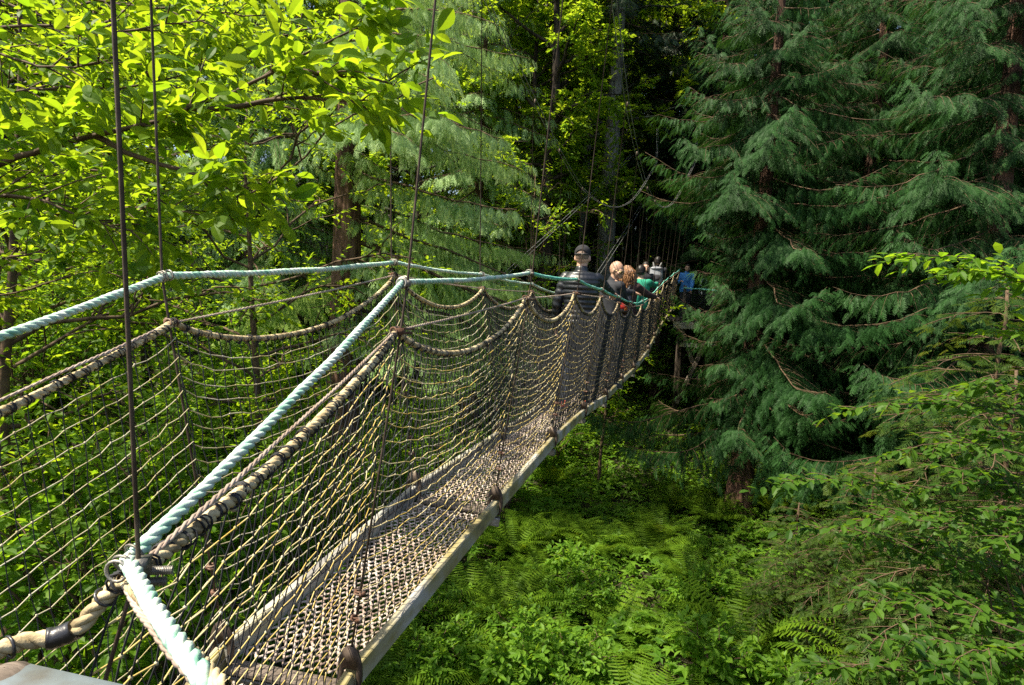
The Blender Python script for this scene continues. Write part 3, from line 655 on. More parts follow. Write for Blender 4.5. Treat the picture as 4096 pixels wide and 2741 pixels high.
person('woman with long wavy auburn hair and a dark brown sweater on the footbridge', p3, HEAD(11.1) + .05, h=1.80, rh=at(655, 297, 11.4), lh=None, top='brown_knit', extras=ex3, trousers='black_cloth')
def backpack(p, face, z, w_, h_, d_, mat, label, strapm='strap', red=False, back=-.2):
    e = empty('backpack', tuple(np.asarray(p) + rotz(-face) @ np.array((0, back, z))), -face, label=label, cat='backpack')
    mb = MB(); loft(mb, [(0, 0, -h_ / 2), (0, -.01, -h_ / 2 + .03), (0, -.015, 0), (0, -.005, h_ / 2 - .06), (0, .01, h_ / 2)], np.array([.8, 1, 1, .95, .6]) * w_ / 2, np.array([.8, 1, 1.05, .9, .45]) * d_ / 2, 24); fuse('bag', mb, M[mat], .012, e, 3)
    mb = MB(); blob(mb, (0, -d_ / 2 - .0, -h_ * .15), (w_ * .34, .03, h_ * .22), seg=16, rings=8); mb.build('pocket', M['pack_dark' if not red else 'red_cloth'], e)
    mb = MB(); blob(mb, (0, -.03, h_ * .40), (w_ * .45, d_ * .5, .045), seg=18, rings=8); mb.build('lid', M[mat], e)
    for sg in (-1, 1):
        mb = MB(); P = smooth_path([(sg * .06, .02, h_ / 2 - .03), (sg * .09, .06, h_ / 2 + .07), (sg * .11, .16, h_ / 2 + .12), (sg * .12, .27, h_ / 2 + .03), (sg * .13, .30, -.05), (sg * .15, .16, -h_ / 2 + .05), (sg * .12, .04, -h_ / 2 + .04)], 2)
        tube(mb, P, .017, 6); mb.build('strap', M[strapm], e)
    return e
backpack(p3, HEAD(11.1) + .05, 1.2, .29, .40, .17, 'pack_dark', 'dark grey backpack with a red pocket on the back of the auburn-haired woman', red=True)
# boy or man in green with an arm stretched to the rope
person('dark-haired person in a bright green long-sleeved shirt stretching an arm to the hand rope', pt_at(12.5, 0, 0) + (0, 0, .008), HEAD(12.5) + .4, h=1.68, rh=at(659.5, 284, 13.0), lh=None, top='green_cloth', skin='skin_tan', extras=scalp('hair_black', .010, 1.57), sleeve_end=.98, wide=1.05)
backpack(pt_at(12.5, 0, 0), HEAD(12.5) + .4, 1.05, .24, .34, .14, 'green_cloth', 'small green and black bag on the back of the person in green')
# man with a grey backpack, dark cap of hair
person('man in a black jacket and dark cap wearing a grey backpack farther along the footbridge', pt_at(16.5, 0, 0) + (0, 0, .008), HEAD(16.5), h=1.70, rh=at(668, 279, 16.9), lh=None, top='black_cloth', skin='skin_tan', extras=scalp('hair_black', .012, 1.6, 'cap'), wide=1.1)
backpack(pt_at(16.5, 0, 0), HEAD(16.5), 1.24, .34, .42, .18, 'pack_grey', 'light grey and purple backpack worn by the man in the black jacket')
def ex6(e, hp, s, RH, Ln, arms):
    scalp('hair_black', .012, 1.58)(e, hp, s, RH)
    mb = MB(); blob(mb, hp(0, -.05, 1.52), np.array((.1, .05, .16)) * s, seg=14, rings=8); mb.build('hair_length', M['hair_black'], e)
person('woman with long dark hair facing the camera, half hidden between two walkers', pt_at(14.7, 0, .12) + (0, 0, .008), 3.0, h=1.62, top='black_cloth', skin='skin', extras=ex6)
# man in blue shirt on the platform, facing the camera
pb = np.array((at(685.8, 290, 20.2)[0], 20.2, -.92))
def ex7(e, hp, s, RH, Ln, arms):
    scalp('hair_black', .008, 1.6)(e, hp, s, RH)
    mb = MB(); tube(mb, np.array([Ln(np.array((0, .125 + .02 * math.sin(q * 2), z))) * s for q, z in enumerate(np.linspace(.9, 1.44, 8))]), .008, 4); mb.build('button_placket', M['blue_cloth'], e)
person('man in a bright blue shirt facing the camera on the platform at the far end', pb, math.pi + .1, h=1.74, rh=at(681, 281, 19.9), lh=at(691, 291, 19.9), top='blue_cloth', skin='skin_tan', trousers='black_cloth', extras=ex7, wide=1.05)
pp_ = np.array((at(703, 290, 22.0)[0], 22.0, -.92))
person('person in a pale shirt almost hidden behind branches right of the man in blue', pp_, 2.2, h=1.6, top='pale_cloth', skin='skin_tan', trousers='jeans', extras=scalp('hair_black', .008, 1.6))

# ---------------------------------------------------------------- vegetation: templates
def leaf_tpl(rows, w, fold=.22, droop=.15, curl=0.):
    t = np.array(rows, float); w = np.array(w, float); V = []
    for a, b in zip(t, w): 
        z = -droop * a * a
        V += [(-b, a, z + fold * b), (0, a, z), (b, a, z + fold * b)]
    F = []
    for i in range(len(t) - 1):
        k = i * 3; F += [[k, k + 1, k + 4, k + 3], [k + 1, k + 2, k + 5, k + 4]]
    return np.array(V), np.array(F)
LEAF_HI = leaf_tpl([0, .14, .34, .58, .8, .93, 1.0], [.012, .15, .24, .27, .19, .09, .004], .3, .22)
LEAF_MID = leaf_tpl([0, .3, .65, 1.0], [.015, .22, .24, .004], .3, .18)
LEAF_LO = (np.array([(0, 0, 0), (.27, .5, .06), (0, 1, -.1), (-.27, .5, .06)]), np.array([[0, 1, 2, 3]]))
def palm_tpl():
    V = [(0, 0, 0)]; F = []; angs = [-118, -62, 0, 62, 118]; L = [.5, .75, .85, .75, .5]
    for i, (a, l) in enumerate(zip(angs, L)):
        for da, f, z in ((-30, .42, .03), (0, 1, -.08), (30, .42, .03)):
            t = R_(a + da); V.append((math.sin(t) * l * f, math.cos(t) * l * f, z))
        F.append([0, 1 + i * 3, 2 + i * 3, 3 + i * 3])
    return np.array(V), np.array(F)
PALM = palm_tpl()
def spray_tpl(pairs, seed, wid=.05, lat=.36, droop=.3, fwd=40):
    r = rng_(seed); V = []; F = []
    def kite(p, q, w, up=0):
        d = q - p; s = nrm(np.cross(d, (0, 0, 1.))) * w / 2; m = p + d * .55; n = len(V)
        V.extend([p, m + s + (0, 0, up), q, m - s + (0, 0, up)]); F.append([n, n + 1, n + 2, n + 3])
    def c(t): return np.array((0, t, -droop * t * t))
    kite(c(0), c(1), wid * .9)
    for i in range(pairs):
        t = .06 + .86 * i / pairs
        for s in (-1, 1):
            tt = t + r.uniform(-.03, .03); l = lat * (1 - .62 * tt) * r.uniform(.8, 1.15); a = R_(fwd + r.uniform(-9, 9))
            kite(c(tt), c(tt) + np.array((s * math.sin(a) * l, math.cos(a) * l, -.3 * l + r.uniform(-.03, .03))), wid)
    return np.array(V), np.array(F)
SPRAY = [spray_tpl(8, s) for s in (1, 2)]
SPRAY_LO = [spray_tpl(4, 3, .085)]
HEM = [spray_tpl(6, 5, .085, .42, .12, 55)]

def basis(d, up):
    y = nrm(d); x = np.cross(y, up); x = nrm(x + 1e-9); z = np.cross(x, y)
    return np.stack((x, y, z), -1)
def scatter(mb, tpl, pos, B, s, var, mi=0):
    tv, tf = tpl; n = len(pos)
    if n == 0: return
    s = np.broadcast_to(s, (n,))
    V = np.einsum('nij,mj->nmi', B, tv) * s[:, None, None] + pos[:, None]
    F = tf[None] + (np.arange(n) * len(tv))[:, None, None]
    mb.add(V.reshape(-1, 3), F.reshape(-1, 4), mi, np.repeat(np.broadcast_to(var, (n,)), len(tf)))
def leaves_on(r, mb, tpl, P, D, L, per, size, mi=0, tilt=.35, vmid=None, flat=.85, spread=.8):
    """leaves alternating along straight twigs that start at P and run along D for L"""
    n = len(P); t = (np.arange(per) + .5) / per; t = t[None] + r.uniform(-.04, .04, (n, per))
    Dn = nrm(D); side = nrm(np.cross(Dn, np.array((0, 0, 1.)) + r.normal(0, .25, (n, 3))))
    sg = np.where(np.arange(per) % 2, 1, -1)[None, :, None]
    pos = P[:, None] + Dn[:, None] * (t * L[:, None])[..., None]; pos[..., 2] -= .12 * L[:, None] * t * t
    ld = Dn[:, None] * (1 - spread * .6) + side[:, None] * sg * spread + r.normal(0, .28, (n, per, 3)) - np.array((0, 0, .18))
    ld[:, -1] = Dn + r.normal(0, .2, (n, 3))
    up = np.array((0, 0, 1.)) * flat + r.normal(0, tilt, (n, per, 3))
    pos, ld, up = (a.reshape(-1, 3) for a in (pos, ld, up))
    tw = np.repeat(r.random(n), per) * .5
    var = np.clip(tw + r.random(len(pos)) * .5 if vmid is None else np.repeat(vmid, per) + r.normal(0, .18, len(pos)), 0, 1)
    scatter(mb, tpl, pos, basis(ld, up), size * r.uniform(.6, 1.15, len(pos)), var, mi)

def bez(a, b, c, n):
    t = np.linspace(0, 1, n)[:, None]; return a * (1 - t) ** 2 + 2 * b * t * (1 - t) + c * t * t
def wig(r, P, s):
    P = P.copy(); k = np.cumsum(r.normal(0, s, P.shape), axis=0); k -= np.linspace(0, 1, len(P))[:, None] * k[-1]; P[1:-1] += k[1:-1]; return P

# ---- broad-leaved trees and shrubs: wood + leaves
def twigs_along(r, P, n, L, up=.25, t0=.25):
    """n side twigs along polyline P -> starts, directions, lengths"""
    s = np.sort(r.uniform(t0, 1, n)); i = s * (len(P) - 1); a = np.floor(i).astype(int).clip(0, len(P) - 2); f = (i - a)[:, None]
    st = P[a] * (1 - f) + P[a + 1] * f; T = nrm(P[a + 1] - P[a])
    perp = nrm(np.cross(T, r.normal(0, 1, (n, 3)))); perp[:, 2] *= .6
    d = nrm(T * .75 + perp * .9 + np.array((0, 0, up)))
    return st, d, L * (1.15 - .6 * s) * r.uniform(.6, 1.2, n)
def decid(seed, H, r0, cb, spread, limbs, leaf, per, tpl, wood='bark_dark', mat='leaf_far', subs=6, twn=5, lean=.04, bend=.1):
    r = rng_(seed); wd = MB(); lf = MB()
    n = 9; z = np.linspace(0, H, n); tr = np.stack((np.cumsum(r.normal(lean * .3, bend, n)), np.cumsum(r.normal(0, bend, n)), z), 1); tr[:, :2] -= tr[0, :2]
    rad = r0 * (1 - .85 * z / H); rad[0] *= 1.35
    tube(wd, tr, rad, 9)
    P, D, L = [], [], []
    for q in range(limbs):
        zz = H * (cb + (1 - cb) * (q + r.random()) / limbs) * .97; i = min(zz / H * (n - 1), n - 1.01); a = int(i); p = tr[a] * (1 - i + a) + tr[a + 1] * (i - a)
        az = q * 2.4 + r.uniform(-.5, .5); f = 1 - (zz / H - cb) / (1 - cb)
        l = spread * (.35 + .65 * math.sin(math.pi * min(1, .25 + .75 * f))) * r.uniform(.75, 1.15)
        e = p + np.array((math.cos(az) * l, math.sin(az) * l, l * r.uniform(.15, .6))); m = p + (e - p) * .5 + (0, 0, l * .12)
        lb = wig(r, bez(p, m, e, 8), .05 * l ** .5); rr = r0 * .34 * (.4 + .6 * f)
        tube(wd, lb, np.linspace(rr, .012, 8), 5)
        st, d, ln = twigs_along(r, lb, subs, l * .42, .1, .2)
        for s_, d_, l_ in zip(st, d, ln):
            sb = wig(r, bez(s_, s_ + d_ * l_ * .5 + (0, 0, l_ * .08), s_ + d_ * l_ - (0, 0, l_ * .08), 5), .03)
            tube(wd, sb, np.linspace(.016, .006, 5), 3)
            a_, b_, c_ = twigs_along(r, sb, twn, .5, 0, .1); P.append(a_); D.append(b_); L.append(c_)
        a_, b_, c_ = twigs_along(r, lb, twn, .55, 0, .4); P.append(a_); D.append(b_); L.append(c_)
    P, D, L = np.concatenate(P), np.concatenate(D), np.concatenate(L) + .15
    D[:, 2] -= .12; leaves_on(r, lf, tpl, P, D, L, per, leaf)
    return wd.mesh('trunk', M[wood]), lf.mesh('crown', M[mat], smooth=False)
def put_tree(name, meshes, loc, s=1., rz=0., parts=('trunk', 'crown'), sz=None, tilt=(0, 0), **kw):
    e = empty(name, tuple(loc), rz, **kw); e.scale = (s, s, sz or s); e.rotation_euler.x, e.rotation_euler.y = tilt
    for m, n_ in zip(meshes, parts):
        o = bpy.data.objects.new(n_, m); col.objects.link(o); o.parent = e
    return e
def shrub(seed, H, spread, stems, leaf, per, tpl, mat='leaf_mid', wood='twig', subs=7, twl=.3):
    r = rng_(seed); wd = MB(); lf = MB(); P, D, L = [], [], []
    for q in range(stems):
        az = q * 2.4 + r.uniform(-.5, .5); sp_ = spread * r.uniform(.3, 1); h = H * r.uniform(.6, 1)
        e = np.array((math.cos(az) * sp_, math.sin(az) * sp_, h)); m = np.array((e[0] * .25, e[1] * .25, h * .75))
        st = wig(r, bez(r.normal(0, .06, 3) * (1, 1, 0), m, e, 9), .02); tube(wd, st, np.linspace(.018, .005, 9), 4)
        s_, d_, l_ = twigs_along(r, st, subs, .38 * H ** .5, .05, .2)
        for a, b, c in zip(s_, d_, l_):
            sb = bez(a, a + b * c * .5 + (0, 0, .04), a + b * c - (0, 0, .05), 4); tube(wd, sb, np.linspace(.008, .003, 4), 3)
            x, y, z = twigs_along(r, sb, 3, twl, 0, .1); P.append(x); D.append(y); L.append(z)
        x, y, z = twigs_along(r, st, 6, twl, 0, .3); P.append(x); D.append(y); L.append(z)
    P, D, L = np.concatenate(P), np.concatenate(D), np.concatenate(L) + .08
    leaves_on(r, lf, tpl, P, D, L, per, leaf)
    return wd.mesh('stem', M[wood]), lf.mesh('foliage', M[mat], smooth=False)

# ---- conifers with hanging sprays
def limb_path(p0, az, L, a, b, r, n=12):
    s = np.linspace(0, 1, n); bend = r.uniform(-.25, .25)
    A = az + bend * s
    P = np.stack((np.cos(A) * L * s, np.sin(A) * L * s, L * (a * s + b * s ** 3)), 1); return wig(r, P, .01 * L) + p0
def conifer_limb(r, wd, P, L, den, spl, tpls, lf, hang=.7, blen=.3, wood_r=.02, vb=0., flat=False, bspace=.085):
    n = len(P); nb = max(6, int(L / bspace * den)); s = np.linspace(.12, .99, nb) + r.uniform(-.01, .01, nb)
    i = np.clip(s, 0, .999) * (n - 1); a = i.astype(int); f = (i - a)[:, None]; st = P[a] * (1 - f) + P[a + 1] * f; T = nrm(P[a + 1] - P[a])
    side = np.where(np.arange(nb) % 2, 1., -1.)[:, None]; perp = nrm(np.cross(T, (0, 0, 1.))) * side
    ang = np.radians(68 - 38 * s)[:, None]; d = nrm(T * np.cos(ang) + perp * np.sin(ang) + r.normal(0, .1, (nb, 3)))
    bl = (blen * L * (1 - s) ** .75 * (.55 + .45 * np.minimum(1, s / .3)) + .13) * r.uniform(.7, 1.2, nb)
    tube(wd, P, np.linspace(wood_r, .004, n), 5)
    m = 5; t = np.linspace(0, 1, m)
    for k in range(nb):
        if bl[k] > .22 and (k % 2 == 0 or L < 2.5):
            q = st[k] + d[k] * bl[k] * t[:, None]; q[:, 2] -= (.12 if flat else .42) * bl[k] * t ** 2; tube(wd, q, np.linspace(.006, .002, m), 3, caps=False)
    cnt = np.maximum(2, (bl / (.05 / den)).astype(int)); idx = np.repeat(np.arange(nb), cnt)
    t = np.concatenate([(np.arange(c) + 1.) / c for c in cnt]); N = len(idx)
    pos = st[idx] + d[idx] * (bl[idx] * t)[:, None]; pos[:, 2] -= (.12 if flat else .42) * bl[idx] * t ** 2
    pos += r.normal(0, .012, pos.shape)
    alt = np.where(r.random(N) < .5, 1., -1.)[:, None]; lat = nrm(np.cross(d[idx], (0, 0, 1.))) * alt
    if flat: ld = d[idx] * .8 + lat * .7 + r.normal(0, .15, (N, 3)) - (0, 0, .15); up = np.array((0, 0, 1.)) + r.normal(0, .2, (N, 3))
    else:
        ld = d[idx] * (.55 - .2 * hang) + lat * .28 + T[idx] * .15 + r.normal(0, .06, (N, 3)); ld[:, 2] -= hang * (.6 + .5 * (1 - t))
        up = T[idx] * .5 + np.array((0, 0, .6)) + r.normal(0, .16, (N, 3))
    sz = spl * (1 - .35 * t) * r.uniform(.7, 1.25, N)
    var = np.clip(r.random(N) * .6 + .35 * t * s[idx] + vb, 0, 1)
    B = basis(ld, up); h = r.integers(0, len(tpls), N)
    for q, tp in enumerate(tpls): scatter(lf, tp, pos[h == q], B[h == q], sz[h == q], var[h == q])
def conifer(seed, H, r0, z0, Lmax, limbs, den=1., spl=.22, tpls=SPRAY, wood='bark_red', mat='cedar_dark', a=-.42, b=.34, hang=.7, blen=.3, zvis=1e9, az0=0, azs=2.4, flat=False, taper=.8, limbw='twig', azf=None, bspace=.085, wr=1., Lf=None):
    r = rng_(seed); wd = MB(); lf = MB(); n = 12; z = np.linspace(-.3, H, n)
    tr = np.stack((np.cumsum(r.normal(0, .02, n)), np.cumsum(r.normal(0, .02, n)), z), 1); tr[:, :2] -= tr[0, :2]
    rad = r0 * (1 - .9 * (z + .3) / (H + .3)) + .01; rad[0] *= 1.5; rad[1] *= 1.08; tube(wd, tr, rad, 12); lw = MB()
    for q in range(limbs):
        f = (q + r.random()) / limbs; zz = z0 + (H - z0) * f ** 1.05
        L = Lmax * (1 - f) ** taper * r.uniform(.75, 1.12) + .4
        az = az0 + q * azs + r.uniform(-.4, .4) if azf is None else azf(r, q)
        if Lf: L *= Lf(zz, az)
        p = np.array((np.interp(zz, tr[:, 2], tr[:, 0]), np.interp(zz, tr[:, 2], tr[:, 1]), zz))
        P = limb_path(p, az, L, a * r.uniform(.7, 1.3), b * r.uniform(.6, 1.3), r); dd = den if zz < zvis else den * .45
        conifer_limb(r, lw, P, L, dd, spl * (1 if zz < zvis else 1.7), tpls, lf, hang, blen, (.010 + .007 * L) * wr, 0, flat, bspace)
    for q in range(int(limbs * .5)):                  # bare dead limbs low on the trunk
        zz = r.uniform(.6, z0 + 1.5); az = r.uniform(0, 6.28); L = r.uniform(.3, 1.3)
        tube(lw, limb_path(np.array((0, 0, zz)), az, L * min(1, wr * 1.2), -.3, .1, r, 6), np.linspace(.014, .003, 6) * wr, 4)
    wd.merge(MB().add(np.zeros((4, 3)), [[0, 1, 2, 3]])) if False else None
    return wd.mesh('trunk', M[wood]), lw.mesh('limbs', M[limbw]), lf.mesh('crown', M[mat], smooth=False)
CP = ('trunk', 'branchwork', 'crown')
def gpt(u, v):
    """where the view ray through a pixel meets the ground"""
    lo = 3.
    for Y in np.linspace(3, 80, 1500):
        p = at(u, v, Y)
        if p[2] < gz(p[0], p[1]): return np.array((p[0], p[1], float(gz(p[0], p[1]))))
    return p
def base(u, Y, dz=-.05):
    p = at(u, 400, Y); return (float(p[0]), float(Y), float(gz(p[0], Y)) + dz)

# ---------------------------------------------------------------- cedars on the right
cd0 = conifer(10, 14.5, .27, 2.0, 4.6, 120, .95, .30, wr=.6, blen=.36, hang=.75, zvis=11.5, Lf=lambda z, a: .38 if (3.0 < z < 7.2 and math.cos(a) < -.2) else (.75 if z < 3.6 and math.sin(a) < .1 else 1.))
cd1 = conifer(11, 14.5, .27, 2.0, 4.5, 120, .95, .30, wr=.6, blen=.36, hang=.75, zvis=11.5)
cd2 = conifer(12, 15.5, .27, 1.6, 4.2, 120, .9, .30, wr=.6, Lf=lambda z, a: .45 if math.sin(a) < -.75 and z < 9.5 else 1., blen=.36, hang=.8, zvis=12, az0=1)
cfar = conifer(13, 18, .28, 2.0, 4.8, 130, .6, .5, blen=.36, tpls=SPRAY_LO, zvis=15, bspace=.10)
put_tree('cedar_tree', cd0, base(748, 14.6), 1, 0, CP, label='dark cedar with a reddish trunk bare near its foot, above the ferns', cat='tree')
put_tree('cedar_tree', cd2, base(975, 12.2), 1, 0, CP, label='big dark cedar with long sweeping limbs at the right edge of the photo', cat='tree')
put_tree('cedar_tree', cd1, base(850, 17.5), 1.08, 4.0, CP, label='blue-green cedar with layered drooping sprays between the two bare cedar trunks at right', cat='tree')
put_tree('cedar_tree', cd2, base(700, 26.5), 1.15, 3.0, CP, label='blue-green cedar standing behind the platform at the far end of the footbridge', cat='tree')
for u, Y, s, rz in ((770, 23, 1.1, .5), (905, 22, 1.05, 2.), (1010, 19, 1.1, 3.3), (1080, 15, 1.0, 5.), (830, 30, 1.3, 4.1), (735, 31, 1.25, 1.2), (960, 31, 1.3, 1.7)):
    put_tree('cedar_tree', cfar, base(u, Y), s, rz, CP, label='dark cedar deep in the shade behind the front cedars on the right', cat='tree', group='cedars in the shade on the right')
# ---------------------------------------------------------------- the light green cedar on the left
def azl(r, q): return (-.2 + r.uniform(-1.0, .9)) if q % 8 else r.uniform(2.2, 4.4)
cl = conifer(21, 16.5, .40, 4.0, 5.2, 70, .95, .28, taper=.55, Lf=lambda z, a: .3 if z > 11.6 else (.2 if (math.sin(a) < -.28 and z < 7.8) else 1.), blen=.34, mat='cedar_lite', a=-.30, b=.02, hang=1.0, zvis=11.5, azf=azl)
put_tree('cedar_tree', cl, base(342, 12.4), 1, 0, CP, label='light green weeping cedar with a red-brown trunk, left of centre behind the hand rope', cat='tree')
cl2 = conifer(22, 16, .24, 3.2, 4.2, 90, .6, .44, SPRAY_LO, mat='cedar_lite', a=-.34, b=.05, hang=1.0, zvis=13)
for u, Y, s, rz, lab in ((252, 21, 1, .6, 'weeping cedar far behind the big-leaved branch, left of the red-brown trunk'), (470, 20, .95, 2.2, 'weeping cedar behind the light green one, nearer the middle of the photo')):
    put_tree('cedar_tree', cl2, base(u, Y), s, rz, CP, label=lab, cat='tree')
# ---------------------------------------------------------------- firs and tall dark trunks in the middle
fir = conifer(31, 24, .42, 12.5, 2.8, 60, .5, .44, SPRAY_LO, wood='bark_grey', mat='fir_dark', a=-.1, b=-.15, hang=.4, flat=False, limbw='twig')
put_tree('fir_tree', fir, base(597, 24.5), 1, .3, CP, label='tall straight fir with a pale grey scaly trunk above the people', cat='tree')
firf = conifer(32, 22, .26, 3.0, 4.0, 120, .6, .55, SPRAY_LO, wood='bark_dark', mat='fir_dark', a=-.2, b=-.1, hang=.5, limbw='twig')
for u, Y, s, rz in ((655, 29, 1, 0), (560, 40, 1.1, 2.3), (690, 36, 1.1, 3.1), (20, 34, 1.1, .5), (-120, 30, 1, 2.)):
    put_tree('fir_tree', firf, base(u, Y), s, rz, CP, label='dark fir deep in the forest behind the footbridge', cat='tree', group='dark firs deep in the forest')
tl = decid(41, 17, .27, .45, 3.2, 20, .19, 13, LEAF_LO, mat='leaf_far', wood='bark_dark')
tl2 = decid(42, 15, .2, .3, 3.8, 26, .18, 15, LEAF_LO, mat='leaf_far', wood='bark_dark')
tl3 = decid(43, 19, .2, .15, 4.8, 40, .24, 16, LEAF_LO, mat='leaf_far', wood='bark_grey')
for u, Y, m, s, rz, lab in ((538, 20, tl, 1, .4, 'dark-trunked leafy tree just left of the people'), (541, 25, tl, 1.05, 2.0, 'forked dark-trunked tree with yellow-green leaves near the top middle'),
                            (512, 22, tl2, 1, 4.4, 'leafy tree with a thin dark trunk left of the capped man'), (507, 26, tl2, 1.1, 1.2, 'leafy tree with a dark trunk behind the tip of the light green cedar'),
                            (405, 19, tl2, .9, 5.2, 'slim pale-trunked tree standing behind the first drooping net'), (148, 13, tl2, .66, 3.6, 'leafy tree with an orange-brown trunk behind the far hand rope at left')):
    put_tree('broadleaf_tree', m, base(u, Y), s, rz, label=lab, cat='tree')
r = rng_(7); bgt = [tl3, tl2, tl3]
spots = [(-60, 20), (20, 23), (95, 26), (170, 22), (215, 29), (290, 25), (330, 32), (390, 28), (60, 34), (130, 38), (250, 40), (360, 42), (420, 45), (530, 44), (600, 46), (-20, 42), (-100, 28), (460, 24),
         (650, 48), (730, 44), (800, 40), (880, 44), (980, 40), (1060, 36), (-180, 34), (200, 50), (310, 55), (490, 56), (90, 56), (565, 60), (400, 62), (690, 60), (510, 30), (455, 36), (545, 34), (580, 40), (620, 38), (355, 36), (280, 46), (165, 44), (40, 48), (-60, 52), (760, 52), (850, 56), (940, 50), (1040, 48), (500, 70), (600, 72), (320, 70), (160, 68)]
spots += [(572, 27), (604, 31), (632, 36), (618, 44), (548, 33)]
for i, (u, Y) in enumerate(spots):
    s = r.uniform(.95, 1.3) * (1.25 if Y > 40 else 1)
    put_tree('broadleaf_tree', bgt[i % 3], base(u, Y), s, r.uniform(0, 6.28), label='broad-leaved forest tree in the bright leafy background', cat='tree', group='broad-leaved trees in the background')
# young trees with bright leaves in mid distance
yt = decid(51, 6.4, .06, .35, 1.5, 14, .12, 9, LEAF_MID, mat='leaf_near', wood='twig', subs=4, twn=3, bend=.05)
for u, Y, s, rz, lab in ((604, 15.5, .85, 0, 'young tree with fresh light green leaves just behind the bald man'), (527, 18.5, 1.28, 1, 'young tree with yellow-green leaves left of the capped man'),
                         (560, 21, 1.5, 2.5, 'young tree with yellow-green leaves above the capped man'), (497, 22, 1.6, 4, 'young tree with yellow-green leaves at the tip of the light cedar'), (676, 25, 1.25, 3, 'young tree with bright leaves behind the far end of the bridge')):
    put_tree('young_tree', yt, base(u, Y), s, rz, label=lab, cat='tree')

# ---------------------------------------------------------------- shrubs
sh = [shrub(61, 2.6, 1.4, 12, .115, 8, LEAF_MID), shrub(62, 3.4, 1.6, 13, .10, 8, LEAF_MID), shrub(63, 1.8, 1.2, 12, .10, 8, LEAF_MID)]
for u, Y, k, s, rz, lab in ((40, 6.6, 1, 1.15, 0, 'leafy green shrub behind the near net at the left edge'), (105, 5.8, 0, 1.2, 1, 'bright leafy shrub behind the near net, just left of the net post'), (180, 6.6, 1, 1.1, 2, 'bright leafy shrub behind the left net post'),
                            (235, 7.8, 0, 1.25, 3, 'leafy shrub seen through the middle of the far net'), (300, 9.3, 1, 1.0, 4, 'leafy shrub left of the red-brown cedar trunk'), (370, 10.5, 0, 1., 5, 'leafy shrub at the foot of the light green cedar')):
    put_tree('leafy_shrub', sh[k], base(u, Y), s, rz, ('stem', 'foliage'), label=lab, cat='shrub')
r = rng_(8)
for i in range(70):
    Y = r.uniform(11, 34); u = r.uniform(-90, 620) if i % 4 else r.uniform(620, 1080)
    if 570 < u < 820 and Y < 21: Y += 11
    put_tree('leafy_shrub', sh[i % 3], base(u, Y), r.uniform(.9, 1.5) * (.6 if 570 < u < 820 else 1), r.uniform(0, 6.28), ('stem', 'foliage'), label='leafy shrub of the forest understorey', cat='shrub', group='shrubs of the forest understorey')

# ---------------------------------------------------------------- ferns
def fern(seed, fronds, L, pairs=22, pin=.16, rise=.75, bip=False, mat='fern'):
    r = rng_(seed); lf = MB()
    for q in range(fronds):
        az = q * 2.4 + r.uniform(-.3, .3); l = L * r.uniform(.7, 1.1); up = rise * r.uniform(.75, 1.2)
        e = np.array((math.cos(az), math.sin(az), 0)); n = 10; t = np.linspace(0, 1, n)
        P = e * (l * (t * .55 + .35 * t ** 2))[:, None] + np.outer(l * (up * t - up * .5 * t ** 2.5), (0, 0, 1)); tube(lf, P, np.linspace(.006, .002, n), 3, var=.3, caps=False)
        s = np.repeat(np.linspace(.1, .99, pairs), 2); i = np.clip(s * (n - 1), 0, n - 1.01); a = i.astype(int); f = (i - a)[:, None]
        st = P[a] * (1 - f) + P[a + 1] * f; T = nrm(P[a + 1] - P[a]); sg = np.where(np.arange(len(s)) % 2, 1., -1.)[:, None]
        lat = nrm(np.cross(T, (0, 0, 1.))) * sg; d = lat + T * .25 + r.normal(0, .05, T.shape) - (0, 0, .1)
        w = np.sin(np.pi * np.clip(s * .82 + .16, 0, 1)) ** .8 if not bip else (1 - s) ** .8 * 1.9 + .1
        up_ = np.cross(lat, T) * sg + (0, 0, .3); up_[:, 2] = np.abs(up_[:, 2]) + .2
        size = pin * l * w * r.uniform(.85, 1.1, len(s)) + .01
        tp = (np.array([(-.05, 0, 0), (.075, .06, .01), (.055, .9, -.05), (.0, 1., -.07)]), np.array([[0, 1, 2, 3]])) if not bip else spray_tpl(7, 9, .13, .26, .12, 62)
        if not bip: tp = (tp[0] * np.array((1.5, 1, 1)), tp[1])
        scatter(lf, tp, st, basis(d, up_), size, np.clip(r.normal(.35 + .4 * r.random(), .1, len(s)), 0, 1))
    return (lf.mesh('fronds', M[mat], smooth=False),)
f1, f2, f3 = fern(71, 26, 1.05, 26, rise=.9), fern(72, 24, 1.1, 26, .125, rise=1.25), fern(73, 10, .9, 15, .13, .8, True)
def putf(m, p, s, rz, **kw):
    o = bpy.data.objects.new('sword_fern' if m is not f3 else 'lady_fern', m[0]); col.objects.link(o); o.location = p; o.scale = (s,) * 3; o.rotation_euler = (0, 0, rz); return tag(o, cat='fern', **kw)
